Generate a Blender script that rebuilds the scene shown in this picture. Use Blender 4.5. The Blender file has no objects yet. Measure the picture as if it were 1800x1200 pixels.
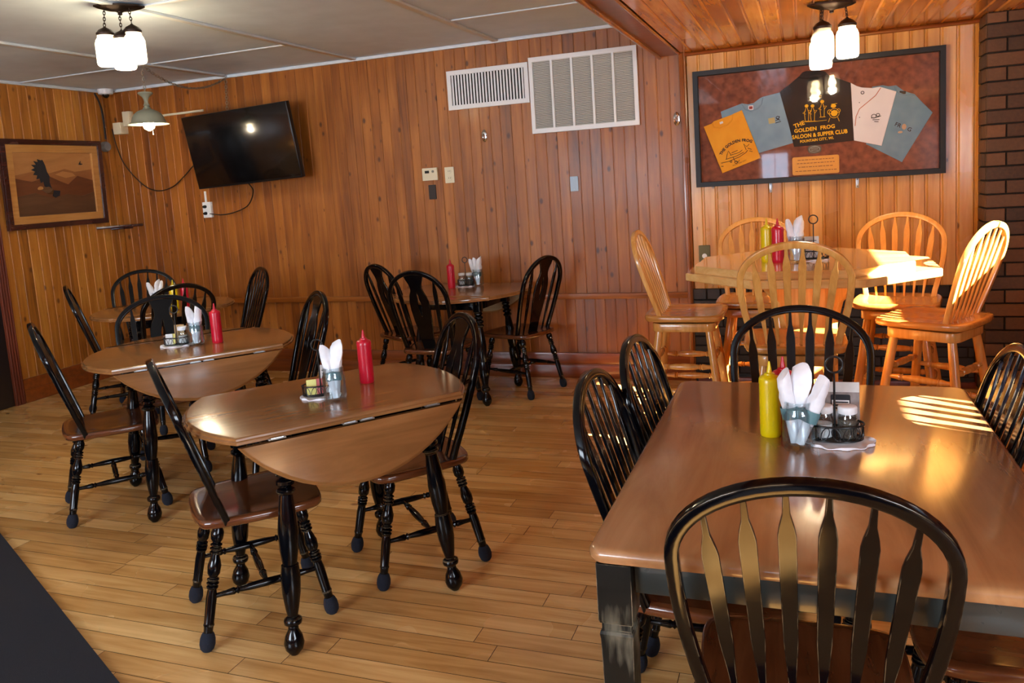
import bpy, bmesh, math, random
from mathutils import Vector, Matrix
from mathutils.geometry import tessellate_polygon
random.seed(7)
S = bpy.context.scene
COL = S.collection
PI = math.pi
V = Vector

# ------------------------------------------------------------------ camera
YAW, PITCH, ROLL, FPX, PCY = -.3552, .1238, -.0662, 1401.5, 491.6
cam = bpy.data.cameras.new('camera'); cam_ob = bpy.data.objects.new('camera', cam); COL.objects.link(cam_ob)
_f = V((math.sin(YAW)*math.cos(PITCH), math.cos(YAW)*math.cos(PITCH), -math.sin(PITCH)))
_r = V((math.cos(YAW), -math.sin(YAW), 0)); _u = _r.cross(_f)
_r2 = _r*math.cos(ROLL)+_u*math.sin(ROLL); _u2 = -_r*math.sin(ROLL)+_u*math.cos(ROLL)
m = Matrix.Identity(4)
for i in range(3):
    m[i][0] = _r2[i]; m[i][1] = _u2[i]; m[i][2] = -_f[i]
m[2][3] = 1.5
cam_ob.matrix_world = m
cam.sensor_fit = 'HORIZONTAL'; cam.sensor_width = 36; cam.lens = FPX/1800*36
cam.shift_y = -(600-PCY)/1800; cam.clip_start = .05
S.camera = cam_ob
# ------------------------------------------------------------------ world, sun, window light, exposure
S.view_settings.view_transform = 'Standard'; S.view_settings.look = 'None'
S.view_settings.gamma = 1; S.view_settings.use_curve_mapping = False
S.view_settings.exposure = 0.15
S.cycles.use_denoising = True
S.cycles.max_bounces = 8; S.cycles.transparent_max_bounces = 12
S.cycles.sample_clamp_indirect = 6; S.cycles.caustics_reflective = False; S.cycles.caustics_refractive = False
w = bpy.data.worlds.new('sky'); S.world = w; w.use_nodes = True
w.node_tree.nodes['Background'].inputs[0].default_value = (.62, .78, 1, 1)
w.node_tree.nodes['Background'].inputs[1].default_value = .9
def light(name, kind, loc, energy, color=(1, 1, 1), d=None, **k):
    l = bpy.data.lights.new(name, kind); l.energy = energy; l.color = color
    for a, b in k.items(): setattr(l, a, b)
    o = bpy.data.objects.new(name, l); COL.objects.link(o); o.location = loc
    if d: o.rotation_euler = V(d).to_track_quat('-Z', 'Y').to_euler()
    return o
SUN = V((.80, -.33, .48)).normalized()
light('sun', 'SUN', (3, -2, 4), 110, (1, .91, .76), -SUN, angle=.009)
DAY = (.76, .87, 1)
light('daylight_right', 'AREA', (2.13, -.95, 1.57), 170, DAY, (-1, 0, -.05), shape='RECTANGLE', size=2.3, size_y=.92)
light('daylight_back_door', 'AREA', (-.43, -2.72, 1.30), 7, (.55, .75, 1), (0, 1, -.05), shape='RECTANGLE', size=.5, size_y=.8)
light('daylight_back_left', 'AREA', (-3.05, -2.72, 1.45), 230, DAY, (0, 1, -.02), shape='RECTANGLE', size=2.4, size_y=1.15)

LAMP_P = 9
# ------------------------------------------------------------------ mesh helper
class MB:
    def __init__(s): s.v = []; s.f = []; s.mi = []; s.at = []; s.cur = 0; s.rnd = 0.0
    def face(s, ids): s.f.append(list(ids)); s.mi.append(s.cur); s.at.append(s.rnd)
    def vert(s, p): s.v.append(tuple(p)); return len(s.v)-1
    def build(s, name, mats, parent=None, sharp=40, attr=False, link=True):
        me = bpy.data.meshes.new(name); me.from_pydata(s.v, [], s.f); me.validate()
        bm = bmesh.new(); bm.from_mesh(me); bmesh.ops.recalc_face_normals(bm, faces=bm.faces); bm.to_mesh(me); bm.free()
        if not isinstance(mats, (list, tuple)): mats = [mats]
        for a in mats: me.materials.append(a)
        if len(me.polygons) == len(s.f):
            me.polygons.foreach_set('material_index', s.mi)
            if attr:
                a = me.attributes.new('rnd', 'FLOAT', 'FACE'); a.data.foreach_set('value', s.at)
        me.polygons.foreach_set('use_smooth', [True]*len(me.polygons))
        me.set_sharp_from_angle(angle=math.radians(sharp))
        me.update()
        o = bpy.data.objects.new(name, me); COL.objects.link(o)
        if parent: o.parent = parent
        return o
    def ring(s, pts): return [s.vert(p) for p in pts]
    def bridge(s, a, b, closed=True):
        n = len(a)
        for i in range(n if closed else n-1): s.face((a[i], a[(i+1) % n], b[(i+1) % n], b[i]))
    def rings(s, rs, cap=True, closed=True):
        ids = [s.ring(r) for r in rs]
        for a, b in zip(ids, ids[1:]): s.bridge(a, b, closed)
        if cap: s.face(ids[0][::-1]); s.face(ids[-1])
        return ids
    def box(s, c, size, bevel=0, R=None):
        c = V(c); h = [a/2 for a in size]
        bm = bmesh.new(); bmesh.ops.create_cube(bm, size=1)
        for v in bm.verts: v.co = V((v.co.x*size[0], v.co.y*size[1], v.co.z*size[2]))
        if bevel: bmesh.ops.bevel(bm, geom=bm.edges[:], offset=bevel, segments=2, affect='EDGES', profile=.5)
        bm.verts.index_update(); base = len(s.v)
        for v in bm.verts: s.v.append(tuple(c+(R @ v.co if R else v.co)))
        for f in bm.faces: s.face([base+v.index for v in f.verts])
        bm.free(); return s
    def lathe(s, prof, p0=(0, 0, 0), p1=(0, 0, 1), seg=14, cap=True):
        p0 = V(p0); p1 = V(p1); ax = (p1-p0); L = ax.length; ax.normalize()
        a = ax.orthogonal().normalized(); b = ax.cross(a)
        s.rings([[p0+ax*(t*L)+(a*math.cos(k)+b*math.sin(k))*max(r, .0003) for k in [2*PI*i/seg for i in range(seg)]] for t, r in prof], cap)
        return s
    def sweep(s, pts, sec, closed=False, up=None, cap=True, scale=None):
        pts = [V(p) for p in pts]; n = len(pts); rs = []; N = V(up) if up else None
        for i, p in enumerate(pts):
            if closed: t = pts[(i+1) % n]-pts[i-1]
            else: t = pts[min(i+1, n-1)]-pts[max(i-1, 0)]
            t.normalize()
            if up: nn = V(up); sd = nn.cross(t).normalized(); nn = t.cross(sd)
            else:
                if N is None: N = t.orthogonal()
                N = (N-t*N.dot(t)).normalized(); nn = N; sd = nn.cross(t)
            k = scale[i] if scale else 1
            rs.append([p+sd*(u*k)+nn*(v*k) for u, v in sec])
        ids = [s.ring(r) for r in rs]
        for a, b in zip(ids, ids[1:]): s.bridge(a, b)
        if closed: s.bridge(ids[-1], ids[0])
        elif cap: s.face(ids[0][::-1]); s.face(ids[-1])
        return s
    def tube(s, pts, r, seg=8, closed=False, scale=None, cap=True):
        return s.sweep(pts, [(r*math.cos(2*PI*i/seg), r*math.sin(2*PI*i/seg)) for i in range(seg)], closed, None, cap, scale)
    def prism(s, loops, O, U, W, t, ch=0):
        # loops[0] outer outline (2d), others holes; thickness t along N=UxW centred on O
        O = V(O); U = V(U).normalized(); W = V(W).normalized(); N = U.cross(W)
        if not isinstance(loops[0][0], (tuple, list)): loops = [loops]
        def area(l): return sum(l[i-1][0]*l[i][1]-l[i][0]*l[i-1][1] for i in range(len(l)))
        def inset(l, c):
            out = []; n = len(l)
            for i in range(n):
                a, b, d = V(l[i-1]), V(l[i]), V(l[(i+1) % n]); e1 = (b-a); e2 = (d-b)
                if e1.length < 1e-9: e1 = e2
                if e2.length < 1e-9: e2 = e1
                e1.normalize(); e2.normalize()
                n1 = V((-e1.y, e1.x)); n2 = V((-e2.y, e2.x)); q = n1+n2
                if q.length < 1e-6: q = n1
                q = q/max(.35, q.length_squared)*2 if q.length_squared > 0 else q
                out.append((b.x+q.x*c*.5*2/2, b.y+q.y*c*.5*2/2))
            return out
        L = []
        for k, l in enumerate(loops):
            l = list(l); A = area(l)
            if (A < 0) == (k == 0): l = l[::-1]
            L.append(l)
        P = lambda q, h: O+U*q[0]+W*q[1]+N*h
        tops = [inset(l, ch) if ch else l for l in L]
        top = []; bot = []
        for l, tl in zip(L, tops):
            if ch:
                rs = s.rings([[P(q, -t/2) for q in tl], [P(q, -t/2+ch) for q in l], [P(q, t/2-ch) for q in l], [P(q, t/2) for q in tl]], cap=False)
            else:
                rs = s.rings([[P(q, -t/2) for q in l], [P(q, t/2) for q in l]], cap=False)
            bot.append(rs[0]); top.append(rs[-1])
        if len(L) == 1:
            s.face(top[0]); s.face(bot[0][::-1])
        else:
            fl = tessellate_polygon([[V((q[0], q[1], 0)) for q in l] for l in tops])
            ti = [i for r in top for i in r]; bi = [i for r in bot for i in r]
            for tr in fl: s.face([ti[i] for i in tr]); s.face([bi[i] for i in tr][::-1])
        return s
def empty(name, loc=(0, 0, 0), rz=0):
    o = bpy.data.objects.new(name, None); COL.objects.link(o); o.location = loc; o.rotation_euler = (0, 0, rz)
    o.empty_display_size = .05; return o
def tag(o, label, cat, group=None):
    o['label'] = label; o['category'] = cat
    if group: o['group'] = group
    return o
def struct(o): o['kind'] = 'structure'; return o
def dup(root, loc, rz, label=None, group=None):
    r = root.copy(); COL.objects.link(r); r.location = loc; r.rotation_euler = (0, 0, rz)
    if label: r['label'] = label
    if group: r['group'] = group
    for ch in list(root.children):
        c = ch.copy(); COL.objects.link(c); c.parent = r
        for g in ch.children:
            d = g.copy(); COL.objects.link(d); d.parent = c
    return r
def circ(r, n=16, cx=0, cy=0): return [(cx+r*math.cos(2*PI*i/n), cy+r*math.sin(2*PI*i/n)) for i in range(n)]
def smooth_poly(pts, it=2):
    for _ in range(it):
        q = []
        for i in range(len(pts)):
            a, b = pts[i], pts[(i+1) % len(pts)]
            q += [(a[0]*.75+b[0]*.25, a[1]*.75+b[1]*.25), (a[0]*.25+b[0]*.75, a[1]*.25+b[1]*.75)]
        pts = q
    return pts
def arc(c, r, a0, a1, n): return [(c[0]+r*math.cos(a0+(a1-a0)*i/n), c[1]+r*math.sin(a0+(a1-a0)*i/n)) for i in range(n+1)]

# ------------------------------------------------------------------ materials
def sc(c): return tuple(((x/255)/12.92 if x/255 <= .04045 else ((x/255+.055)/1.055)**2.4) for x in c)+(1,)
def newmat(name):
    m = bpy.data.materials.new(name); m.use_nodes = True; nt = m.node_tree
    return m, nt, nt.nodes['Principled BSDF'], nt.nodes.new, nt.links.new
def plain(name, col, rough=.5, metal=0, coat=0, emit=None, es=0, alpha=1, trans=0, ior=1.45):
    m, nt, b, N, L = newmat(name)
    b.inputs['Base Color'].default_value = sc(col); b.inputs['Roughness'].default_value = rough
    b.inputs['Metallic'].default_value = metal; b.inputs['Coat Weight'].default_value = coat
    b.inputs['Coat Roughness'].default_value = .08; b.inputs['IOR'].default_value = ior
    b.inputs['Transmission Weight'].default_value = trans
    if emit: b.inputs['Emission Color'].default_value = sc(emit); b.inputs['Emission Strength'].default_value = es
    # slight irregularity in the gloss
    tc = N('ShaderNodeTexCoord'); n = N('ShaderNodeTexNoise'); n.inputs['Scale'].default_value = 30; L(tc.outputs['Object'], n.inputs['Vector'])
    mr = N('ShaderNodeMapRange'); mr.inputs['To Min'].default_value = max(0, rough-.04); mr.inputs['To Max'].default_value = min(1, rough+.06)
    L(n.outputs['Fac'], mr.inputs['Value']); L(mr.outputs[0], b.inputs['Roughness'])
    return m
def ramp(N, stops):
    r = N('ShaderNodeValToRGB'); e = r.color_ramp.elements
    while len(e) < len(stops): e.new(.5)
    for i, (p, c) in enumerate(stops): e[i].position = p; e[i].color = sc(c)
    return r
def wood(name, dark, mid, light_, axis='Z', gs=1.0, rough=.25, coat=.3, knots=0, rnd=False, var=.5, wear=0, knotcol=(70, 30, 8), cross=26):
    m, nt, b, N, L = newmat(name)
    tc = N('ShaderNodeTexCoord'); mp = N('ShaderNodeMapping'); s_ = [cross*gs]*3; s_['XYZ'.index(axis)] = 1.6*gs
    mp.inputs['Scale'].default_value = s_
    vec = tc.outputs['Object']
    if rnd:
        at = N('ShaderNodeAttribute'); at.attribute_name = 'rnd'
        mu = N('ShaderNodeMath'); mu.operation = 'MULTIPLY'; mu.inputs[1].default_value = 37; L(at.outputs['Fac'], mu.inputs[0])
        cb = N('ShaderNodeCombineXYZ')
        for i in range(3): L(mu.outputs[0], cb.inputs[i])
        ad = N('ShaderNodeVectorMath'); ad.operation = 'ADD'; L(vec, ad.inputs[0]); L(cb.outputs[0], ad.inputs[1]); vec = ad.outputs[0]
    L(vec, mp.inputs['Vector'])
    n1 = N('ShaderNodeTexNoise'); n1.inputs['Scale'].default_value = 1; n1.inputs['Detail'].default_value = 6; n1.inputs['Roughness'].default_value = .62
    n1.inputs['Distortion'].default_value = .8
    L(mp.outputs[0], n1.inputs['Vector'])
    n2 = N('ShaderNodeTexNoise'); n2.inputs['Scale'].default_value = 2.2*gs; n2.inputs['Detail'].default_value = 3; L(vec, n2.inputs['Vector'])
    mix = N('ShaderNodeMix'); mix.data_type = 'FLOAT'; mix.inputs[0].default_value = .38; L(n1.outputs['Fac'], mix.inputs[2]); L(n2.outputs['Fac'], mix.inputs[3])
    fac = mix.outputs[0]
    if rnd:
        a2 = N('ShaderNodeMath'); a2.operation = 'MULTIPLY_ADD'; a2.inputs[1].default_value = var*.5; a2.inputs[2].default_value = -var*.25
        L(at.outputs['Fac'], a2.inputs[0]); a3 = N('ShaderNodeMath'); a3.operation = 'ADD'; L(fac, a3.inputs[0]); L(a2.outputs[0], a3.inputs[1]); fac = a3.outputs[0]
    r = ramp(N, [(.28, dark), (.5, mid), (.72, light_)]); L(fac, r.inputs[0]); col = r.outputs[0]
    if knots:
        mk = N('ShaderNodeMapping'); ks = [10.0]*3; ks['XYZ'.index(axis)] = 6.0; mk.inputs['Scale'].default_value = ks; L(vec, mk.inputs['Vector'])
        vo = N('ShaderNodeTexVoronoi'); vo.inputs['Scale'].default_value = 1; L(mk.outputs[0], vo.inputs['Vector'])
        kr = N('ShaderNodeMapRange'); kr.inputs['From Min'].default_value = .05; kr.inputs['From Max'].default_value = .20; kr.inputs['To Min'].default_value = 1; kr.inputs['To Max'].default_value = 0; kr.interpolation_type = 'SMOOTHERSTEP'
        L(vo.outputs['Distance'], kr.inputs['Value'])
        sx = N('ShaderNodeSeparateColor'); L(vo.outputs['Color'], sx.inputs[0])
        gt = N('ShaderNodeMath'); gt.operation = 'GREATER_THAN'; gt.inputs[1].default_value = 1-knots; L(sx.outputs[0], gt.inputs[0])
        mm = N('ShaderNodeMath'); mm.operation = 'MULTIPLY'; L(kr.outputs[0], mm.inputs[0]); L(gt.outputs[0], mm.inputs[1])
        m2 = N('ShaderNodeMath'); m2.operation = 'MULTIPLY'; m2.inputs[1].default_value = .85; L(mm.outputs[0], m2.inputs[0])
        # fine specks
        ms = N('ShaderNodeMapping'); ks = [24.0]*3; ks['XYZ'.index(axis)] = 9; ms.inputs['Scale'].default_value = ks; L(vec, ms.inputs['Vector'])
        v2 = N('ShaderNodeTexVoronoi'); v2.inputs['Scale'].default_value = 1; L(ms.outputs[0], v2.inputs['Vector'])
        k2 = N('ShaderNodeMapRange'); k2.inputs['From Min'].default_value = .08; k2.inputs['From Max'].default_value = .16; k2.inputs['To Min'].default_value = .7; k2.inputs['To Max'].default_value = 0
        L(v2.outputs['Distance'], k2.inputs['Value']); s2 = N('ShaderNodeSeparateColor'); L(v2.outputs['Color'], s2.inputs[0])
        g2 = N('ShaderNodeMath'); g2.operation = 'GREATER_THAN'; g2.inputs[1].default_value = 1-knots*.35; L(s2.outputs[0], g2.inputs[0])
        q2 = N('ShaderNodeMath'); q2.operation = 'MULTIPLY'; L(k2.outputs[0], q2.inputs[0]); L(g2.outputs[0], q2.inputs[1])
        mx = N('ShaderNodeMath'); mx.operation = 'MAXIMUM'; L(m2.outputs[0], mx.inputs[0]); L(q2.outputs[0], mx.inputs[1])
        mc = N('ShaderNodeMix'); mc.data_type = 'RGBA'; L(mx.outputs[0], mc.inputs[0]); L(col, mc.inputs[6]); mc.inputs[7].default_value = sc(knotcol); col = mc.outputs[2]
    L(col, b.inputs['Base Color'])
    b.inputs['Coat Weight'].default_value = coat; b.inputs['Coat Roughness'].default_value = .12
    rr = N('ShaderNodeMapRange'); rr.inputs['To Min'].default_value = rough*.75; rr.inputs['To Max'].default_value = rough*1.35; L(n2.outputs['Fac'], rr.inputs['Value']); L(rr.outputs[0], b.inputs['Roughness'])
    bp = N('ShaderNodeBump'); bp.inputs['Strength'].default_value = .06; bp.inputs['Distance'].default_value = .01; L(n1.outputs['Fac'], bp.inputs['Height']); L(bp.outputs[0], b.inputs['Normal'])
    return m
def blackpaint(name, base=(4, 4, 7), wear=(150, 130, 98), amt=.9, rough=.10, patch=False):
    m, nt, b, N, L = newmat(name)
    ge = N('ShaderNodeNewGeometry'); tc = N('ShaderNodeTexCoord')
    n = N('ShaderNodeTexNoise'); n.inputs['Scale'].default_value = 22; n.inputs['Detail'].default_value = 5; L(tc.outputs['Object'], n.inputs['Vector'])
    bv = N('ShaderNodeBevel'); bv.inputs['Radius'].default_value = .0028; bv.samples = 2
    dt = N('ShaderNodeVectorMath'); dt.operation = 'DOT_PRODUCT'; L(bv.outputs[0], dt.inputs[0]); L(ge.outputs['True Normal'], dt.inputs[1])
    e = N('ShaderNodeMapRange'); e.inputs['From Min'].default_value = .975; e.inputs['From Max'].default_value = .86; L(dt.outputs['Value'], e.inputs['Value'])
    t = N('ShaderNodeMapRange'); t.inputs['From Min'].default_value = .44; t.inputs['From Max'].default_value = .60; L(n.outputs['Fac'], t.inputs['Value'])
    q = N('ShaderNodeMath'); q.operation = 'MULTIPLY'; L(e.outputs[0], q.inputs[0]); L(t.outputs[0], q.inputs[1])
    q2 = N('ShaderNodeMath'); q2.operation = 'MULTIPLY'; q2.inputs[1].default_value = amt; L(q.outputs[0], q2.inputs[0])
    mc = N('ShaderNodeMix'); mc.data_type = 'RGBA'; L(q2.outputs[0], mc.inputs[0]); mc.inputs[6].default_value = sc(base); mc.inputs[7].default_value = sc(wear)
    col = mc.outputs[2]
    if patch:      # rubbed grey patches with streaks down the wood
        mp = N('ShaderNodeMapping'); mp.inputs['Scale'].default_value = (60, 60, 9); L(tc.outputs['Object'], mp.inputs['Vector'])
        p1 = N('ShaderNodeTexNoise'); p1.inputs['Scale'].default_value = 1; p1.inputs['Detail'].default_value = 5; L(mp.outputs[0], p1.inputs['Vector'])
        p2 = N('ShaderNodeTexNoise'); p2.inputs['Scale'].default_value = 7; L(tc.outputs['Object'], p2.inputs['Vector'])
        pm = N('ShaderNodeMath'); pm.operation = 'MULTIPLY'; L(p1.outputs['Fac'], pm.inputs[0]); L(p2.outputs['Fac'], pm.inputs[1])
        pr_ = N('ShaderNodeMapRange'); pr_.inputs['From Min'].default_value = .27; pr_.inputs['From Max'].default_value = .42; pr_.inputs['To Max'].default_value = .6; L(pm.outputs[0], pr_.inputs['Value'])
        m3 = N('ShaderNodeMix'); m3.data_type = 'RGBA'; L(pr_.outputs[0], m3.inputs[0]); L(col, m3.inputs[6]); m3.inputs[7].default_value = sc((112, 108, 92)); col = m3.outputs[2]
    L(col, b.inputs['Base Color'])
    r = N('ShaderNodeMapRange'); r.inputs['To Min'].default_value = rough*.6; r.inputs['To Max'].default_value = rough*1.8; L(n.outputs['Fac'], r.inputs['Value']); L(r.outputs[0], b.inputs['Roughness'])
    b.inputs['Coat Weight'].default_value = 0; b.inputs['Specular IOR Level'].default_value = .28
    return m
def thinglass(name, tint=(255, 255, 255), gloss=.08, milk=0.0):
    m, nt, b, N, L = newmat(name); out = nt.nodes['Material Output']
    tr = N('ShaderNodeBsdfTransparent'); tr.inputs[0].default_value = sc(tint)
    gl = N('ShaderNodeBsdfGlossy'); gl.inputs['Roughness'].default_value = .03
    lw = N('ShaderNodeLayerWeight'); lw.inputs[0].default_value = .25
    tc = N('ShaderNodeTexCoord'); nz = N('ShaderNodeTexNoise'); nz.inputs['Scale'].default_value = 8; L(tc.outputs['Object'], nz.inputs['Vector'])
    ma = N('ShaderNodeMath'); ma.operation = 'MULTIPLY_ADD'; ma.inputs[1].default_value = .5; ma.inputs[2].default_value = gloss; L(lw.outputs['Fresnel'], ma.inputs[0])
    mi = N('ShaderNodeMixShader'); L(ma.outputs[0], mi.inputs[0]); L(tr.outputs[0], mi.inputs[1]); L(gl.outputs[0], mi.inputs[2])
    last = mi.outputs[0]
    if milk:
        df = N('ShaderNodeBsdfTranslucent'); df.inputs[0].default_value = (1, .96, .88, 1)
        m2 = N('ShaderNodeMixShader'); m2.inputs[0].default_value = milk; L(last, m2.inputs[1]); L(df.outputs[0], m2.inputs[2]); last = m2.outputs[0]
    L(last, out.inputs['Surface']); return m
def brickmat(name, c1, c2, mortar, seed=0):
    m, nt, b, N, L = newmat(name)
    at = N('ShaderNodeAttribute'); at.attribute_name = 'rnd'
    tc = N('ShaderNodeTexCoord'); n = N('ShaderNodeTexNoise'); n.inputs['Scale'].default_value = 60; n.inputs['Detail'].default_value = 5; L(tc.outputs['Object'], n.inputs['Vector'])
    mx = N('ShaderNodeMix'); mx.data_type = 'FLOAT'; mx.inputs[0].default_value = .35; L(at.outputs['Fac'], mx.inputs[2]); L(n.outputs['Fac'], mx.inputs[3])
    r = ramp(N, [(.1, c1), (.9, c2)]); L(mx.outputs[0], r.inputs[0]); L(r.outputs[0], b.inputs['Base Color']); b.inputs['Roughness'].default_value = .6
    bp = N('ShaderNodeBump'); bp.inputs['Strength'].default_value = .4; bp.inputs['Distance'].default_value = .004; L(n.outputs['Fac'], bp.inputs['Height']); L(bp.outputs[0], b.inputs['Normal'])
    return m
def noisy(name, c1, c2, scale=20, rough=.6, bump=.2, coat=0):
    m, nt, b, N, L = newmat(name)
    tc = N('ShaderNodeTexCoord'); n = N('ShaderNodeTexNoise'); n.inputs['Scale'].default_value = scale; n.inputs['Detail'].default_value = 6; L(tc.outputs['Object'], n.inputs['Vector'])
    r = ramp(N, [(.3, c1), (.7, c2)]); L(n.outputs['Fac'], r.inputs[0]); L(r.outputs[0], b.inputs['Base Color']); b.inputs['Roughness'].default_value = rough
    b.inputs['Coat Weight'].default_value = coat
    bp = N('ShaderNodeBump'); bp.inputs['Strength'].default_value = bump; bp.inputs['Distance'].default_value = .003; L(n.outputs['Fac'], bp.inputs['Height']); L(bp.outputs[0], b.inputs['Normal'])
    return m

M = {}
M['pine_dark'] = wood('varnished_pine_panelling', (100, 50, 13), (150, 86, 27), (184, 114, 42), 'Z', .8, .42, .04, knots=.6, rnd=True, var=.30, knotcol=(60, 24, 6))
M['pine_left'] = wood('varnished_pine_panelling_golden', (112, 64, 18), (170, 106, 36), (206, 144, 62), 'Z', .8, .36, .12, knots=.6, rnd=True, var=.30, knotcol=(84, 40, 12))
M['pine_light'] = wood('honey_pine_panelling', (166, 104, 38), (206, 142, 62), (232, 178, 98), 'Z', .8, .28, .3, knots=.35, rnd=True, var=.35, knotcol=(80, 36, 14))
M['pine_ceiling'] = wood('varnished_pine_ceiling', (140, 80, 16), (200, 124, 36), (232, 166, 70), 'Y', 1, .22, .5, knots=.2, rnd=True, var=.6)
M['pine_trim'] = wood('dark_pine_trim', (92, 42, 14), (128, 62, 20), (150, 80, 30), 'X', 1, .3, .3)
M['rail'] = wood('pine_rail', (104, 52, 14), (148, 84, 26), (178, 108, 38), 'X', 1, .4, .05)
M['pine_trim_z'] = wood('dark_pine_trim_upright', (100, 50, 18), (140, 76, 28), (170, 100, 40), 'Z', 1, .3, .3)
M['red_trim'] = wood('reddish_wood_trim', (70, 26, 14), (98, 40, 22), (120, 54, 30), 'Z', 1, .35, .2)
M['floor'] = wood('maple_floor_planks', (164, 116, 60), (206, 158, 94), (234, 194, 130), 'X', .8, .25, .25, rnd=True, var=.38, knots=.05, knotcol=(120, 70, 30))
M['subfloor'] = plain('floor_gap', (60, 34, 14), .8)
M['ceil'] = noisy('painted_ceiling_panel', (196, 212, 226), (206, 222, 236), 6, .55, .02)
M['batten'] = noisy('white_ceiling_batten', (214, 224, 232), (224, 232, 238), 10, .4, .02)
M['black'] = blackpaint('worn_black_paint')
M['black2'] = blackpaint('distressed_black_table_paint', (20, 20, 18), (170, 155, 126), 1, .32, patch=True)
M['apron'] = plain('greenish_black_apron_paint', (44, 48, 46), .28, coat=.3)
M['seat'] = wood('dark_cherry_seat', (60, 30, 14), (94, 50, 26), (122, 72, 40), 'Y', 1, .16, .5, cross=14)
M['seat_side'] = M['seat']
M['top'] = wood('medium_brown_table_wood', (106, 68, 34), (140, 94, 52), (164, 116, 70), 'X', .9, .2, .35, cross=12)
M['top_y'] = wood('medium_brown_table_wood_lengthwise', (130, 90, 56), (162, 118, 78), (182, 140, 98), 'Y', .9, .22, .35, cross=12)
M['leafunder'] = wood('pale_unfinished_leaf_back', (150, 120, 84), (170, 140, 100), (186, 158, 118), 'X', 1, .5, 0)
M['oak'] = wood('golden_oak', (176, 116, 50), (214, 154, 78), (234, 186, 112), 'Z', 1.3, .24, .4, cross=20)
M['oak_seat'] = wood('golden_oak_seat', (158, 98, 40), (196, 132, 62), (218, 160, 88), 'Y', 1.2, .2, .45, cross=16)
M['oak_top'] = wood('glossy_oak_tabletop', (196, 142, 76), (222, 174, 106), (238, 200, 138), 'X', 1.1, .06, .6, cross=16)
M['felt'] = noisy('navy_felt_pad', (8, 12, 24), (16, 22, 38), 300, .95, .6)
M['metal_black'] = plain('black_wire', (12, 12, 13), .35, coat=.2)
M['bronze'] = plain('dark_bronze', (48, 34, 26), .45, metal=.6)
M['white'] = plain('white_enamel', (232, 234, 236), .35)
M['offwhite'] = plain('cream_plastic', (224, 214, 184), .4)
M['steel'] = plain('brushed_steel', (170, 172, 174), .3, metal=.9)
M['chrome'] = plain('polished_chrome', (215, 215, 215), .12, metal=1)
M['brass'] = plain('aged_brass', (84, 68, 40), .35, metal=.8)
M['dark'] = plain('dark_recess', (10, 9, 8), .7)
M['darkbrown'] = plain('dark_brown_plastic', (34, 20, 14), .45)
M['ketchup'] = plain('red_squeeze_plastic', (196, 16, 44), .3, coat=.2)
M['mustard'] = plain('yellow_squeeze_plastic', (222, 196, 8), .3, coat=.2)
M['glass'] = thinglass('clear_jar_glass', (244, 250, 252), .09)
M['pane'] = thinglass('display_case_glass', (255, 255, 255), .035)
M['lampglass'] = thinglass('lit_jar_glass', (255, 250, 240), .05, .35)
M['bulb'] = plain('glowing_bulb', (255, 240, 210), .5, emit=(255, 232, 188), es=60)
M['napkin'] = noisy('white_paper_napkin', (236, 238, 244), (246, 248, 252), 40, .8, .1)
M['band'] = plain('teal_napkin_band', (96, 134, 140), .6)
M['doily'] = noisy('white_paper_doily', (226, 226, 232), (240, 240, 244), 60, .8, .3)
M['salt'] = noisy('white_salt', (232, 232, 230), (244, 244, 242), 200, .8, .2)
M['pepper'] = noisy('ground_pepper', (50, 42, 34), (120, 108, 92), 400, .9, .3)
M['pink'] = plain('pink_sweetener_packet', (226, 120, 120), .5)
M['paleyellow'] = plain('pale_yellow_packet', (226, 220, 130), .5)
M['paper'] = noisy('printed_card', (204, 206, 204), (222, 222, 218), 30, .5, .05)
M['ink'] = plain('dark_print', (26, 28, 34), .6)
M['cardgrey'] = noisy('grey_wood_print_card', (120, 110, 108), (160, 150, 146), 40, .5, .02)
M['kraft'] = plain('kraft_card', (170, 134, 84), .6)
M['mat'] = noisy('dark_entrance_mat', (13, 16, 24), (24, 28, 40), 500, .95, .8)
M['tvblack'] = plain('tv_screen', (5, 5, 7), .16, coat=.3)
M['tvframe'] = plain('tv_bezel', (14, 14, 16), .3)
M['cable'] = plain('brown_black_cable', (22, 14, 10), .5)
M['caseframe'] = plain('black_case_frame', (12, 13, 17), .5)
M['velvet'] = noisy('rust_brown_backing', (100, 46, 28), (146, 80, 54), 26, .75, .15)
M['sh_yellow'] = noisy('golden_yellow_cotton', (238, 156, 26), (250, 176, 50), 8, .85, .05)
M['sh_blue'] = noisy('faded_blue_cotton', (118, 154, 180), (140, 174, 196), 8, .85, .05)
M['sh_blue2'] = noisy('slate_blue_cotton', (92, 136, 162), (120, 158, 178), 8, .85, .05)
M['sh_black'] = noisy('black_cotton', (11, 12, 15), (22, 24, 28), 8, .8, .1)
M['sh_white'] = noisy('white_cotton', (232, 230, 236), (246, 244, 248), 8, .85, .05)
M['print_yellow'] = plain('yellow_print', (246, 190, 16), .7)
M['print_navy'] = plain('navy_print', (24, 30, 40), .7)
M['piping'] = plain('red_piping', (196, 110, 84), .7)
M['plaque'] = plain('brass_plaque', (214, 146, 62), .3, metal=.5)
M['pewter'] = plain('pewter_emblem', (92, 84, 70), .4, metal=.6)
M['lampgreen'] = plain('grey_green_enamel', (150, 152, 132), .4)
M['lampinside'] = plain('white_shade_inside', (240, 236, 224), .5)
M['chain'] = plain('grey_chain', (150, 140, 124), .35, metal=.6)
M['frame_dark'] = wood('dark_mahogany_frame', (34, 12, 8), (58, 22, 14), (80, 34, 20), 'Y', 1.5, .25, .4)
M['frame_light'] = wood('light_oak_liner', (160, 106, 50), (186, 132, 70), (204, 152, 90), 'Y', 1.5, .35, .1)
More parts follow.
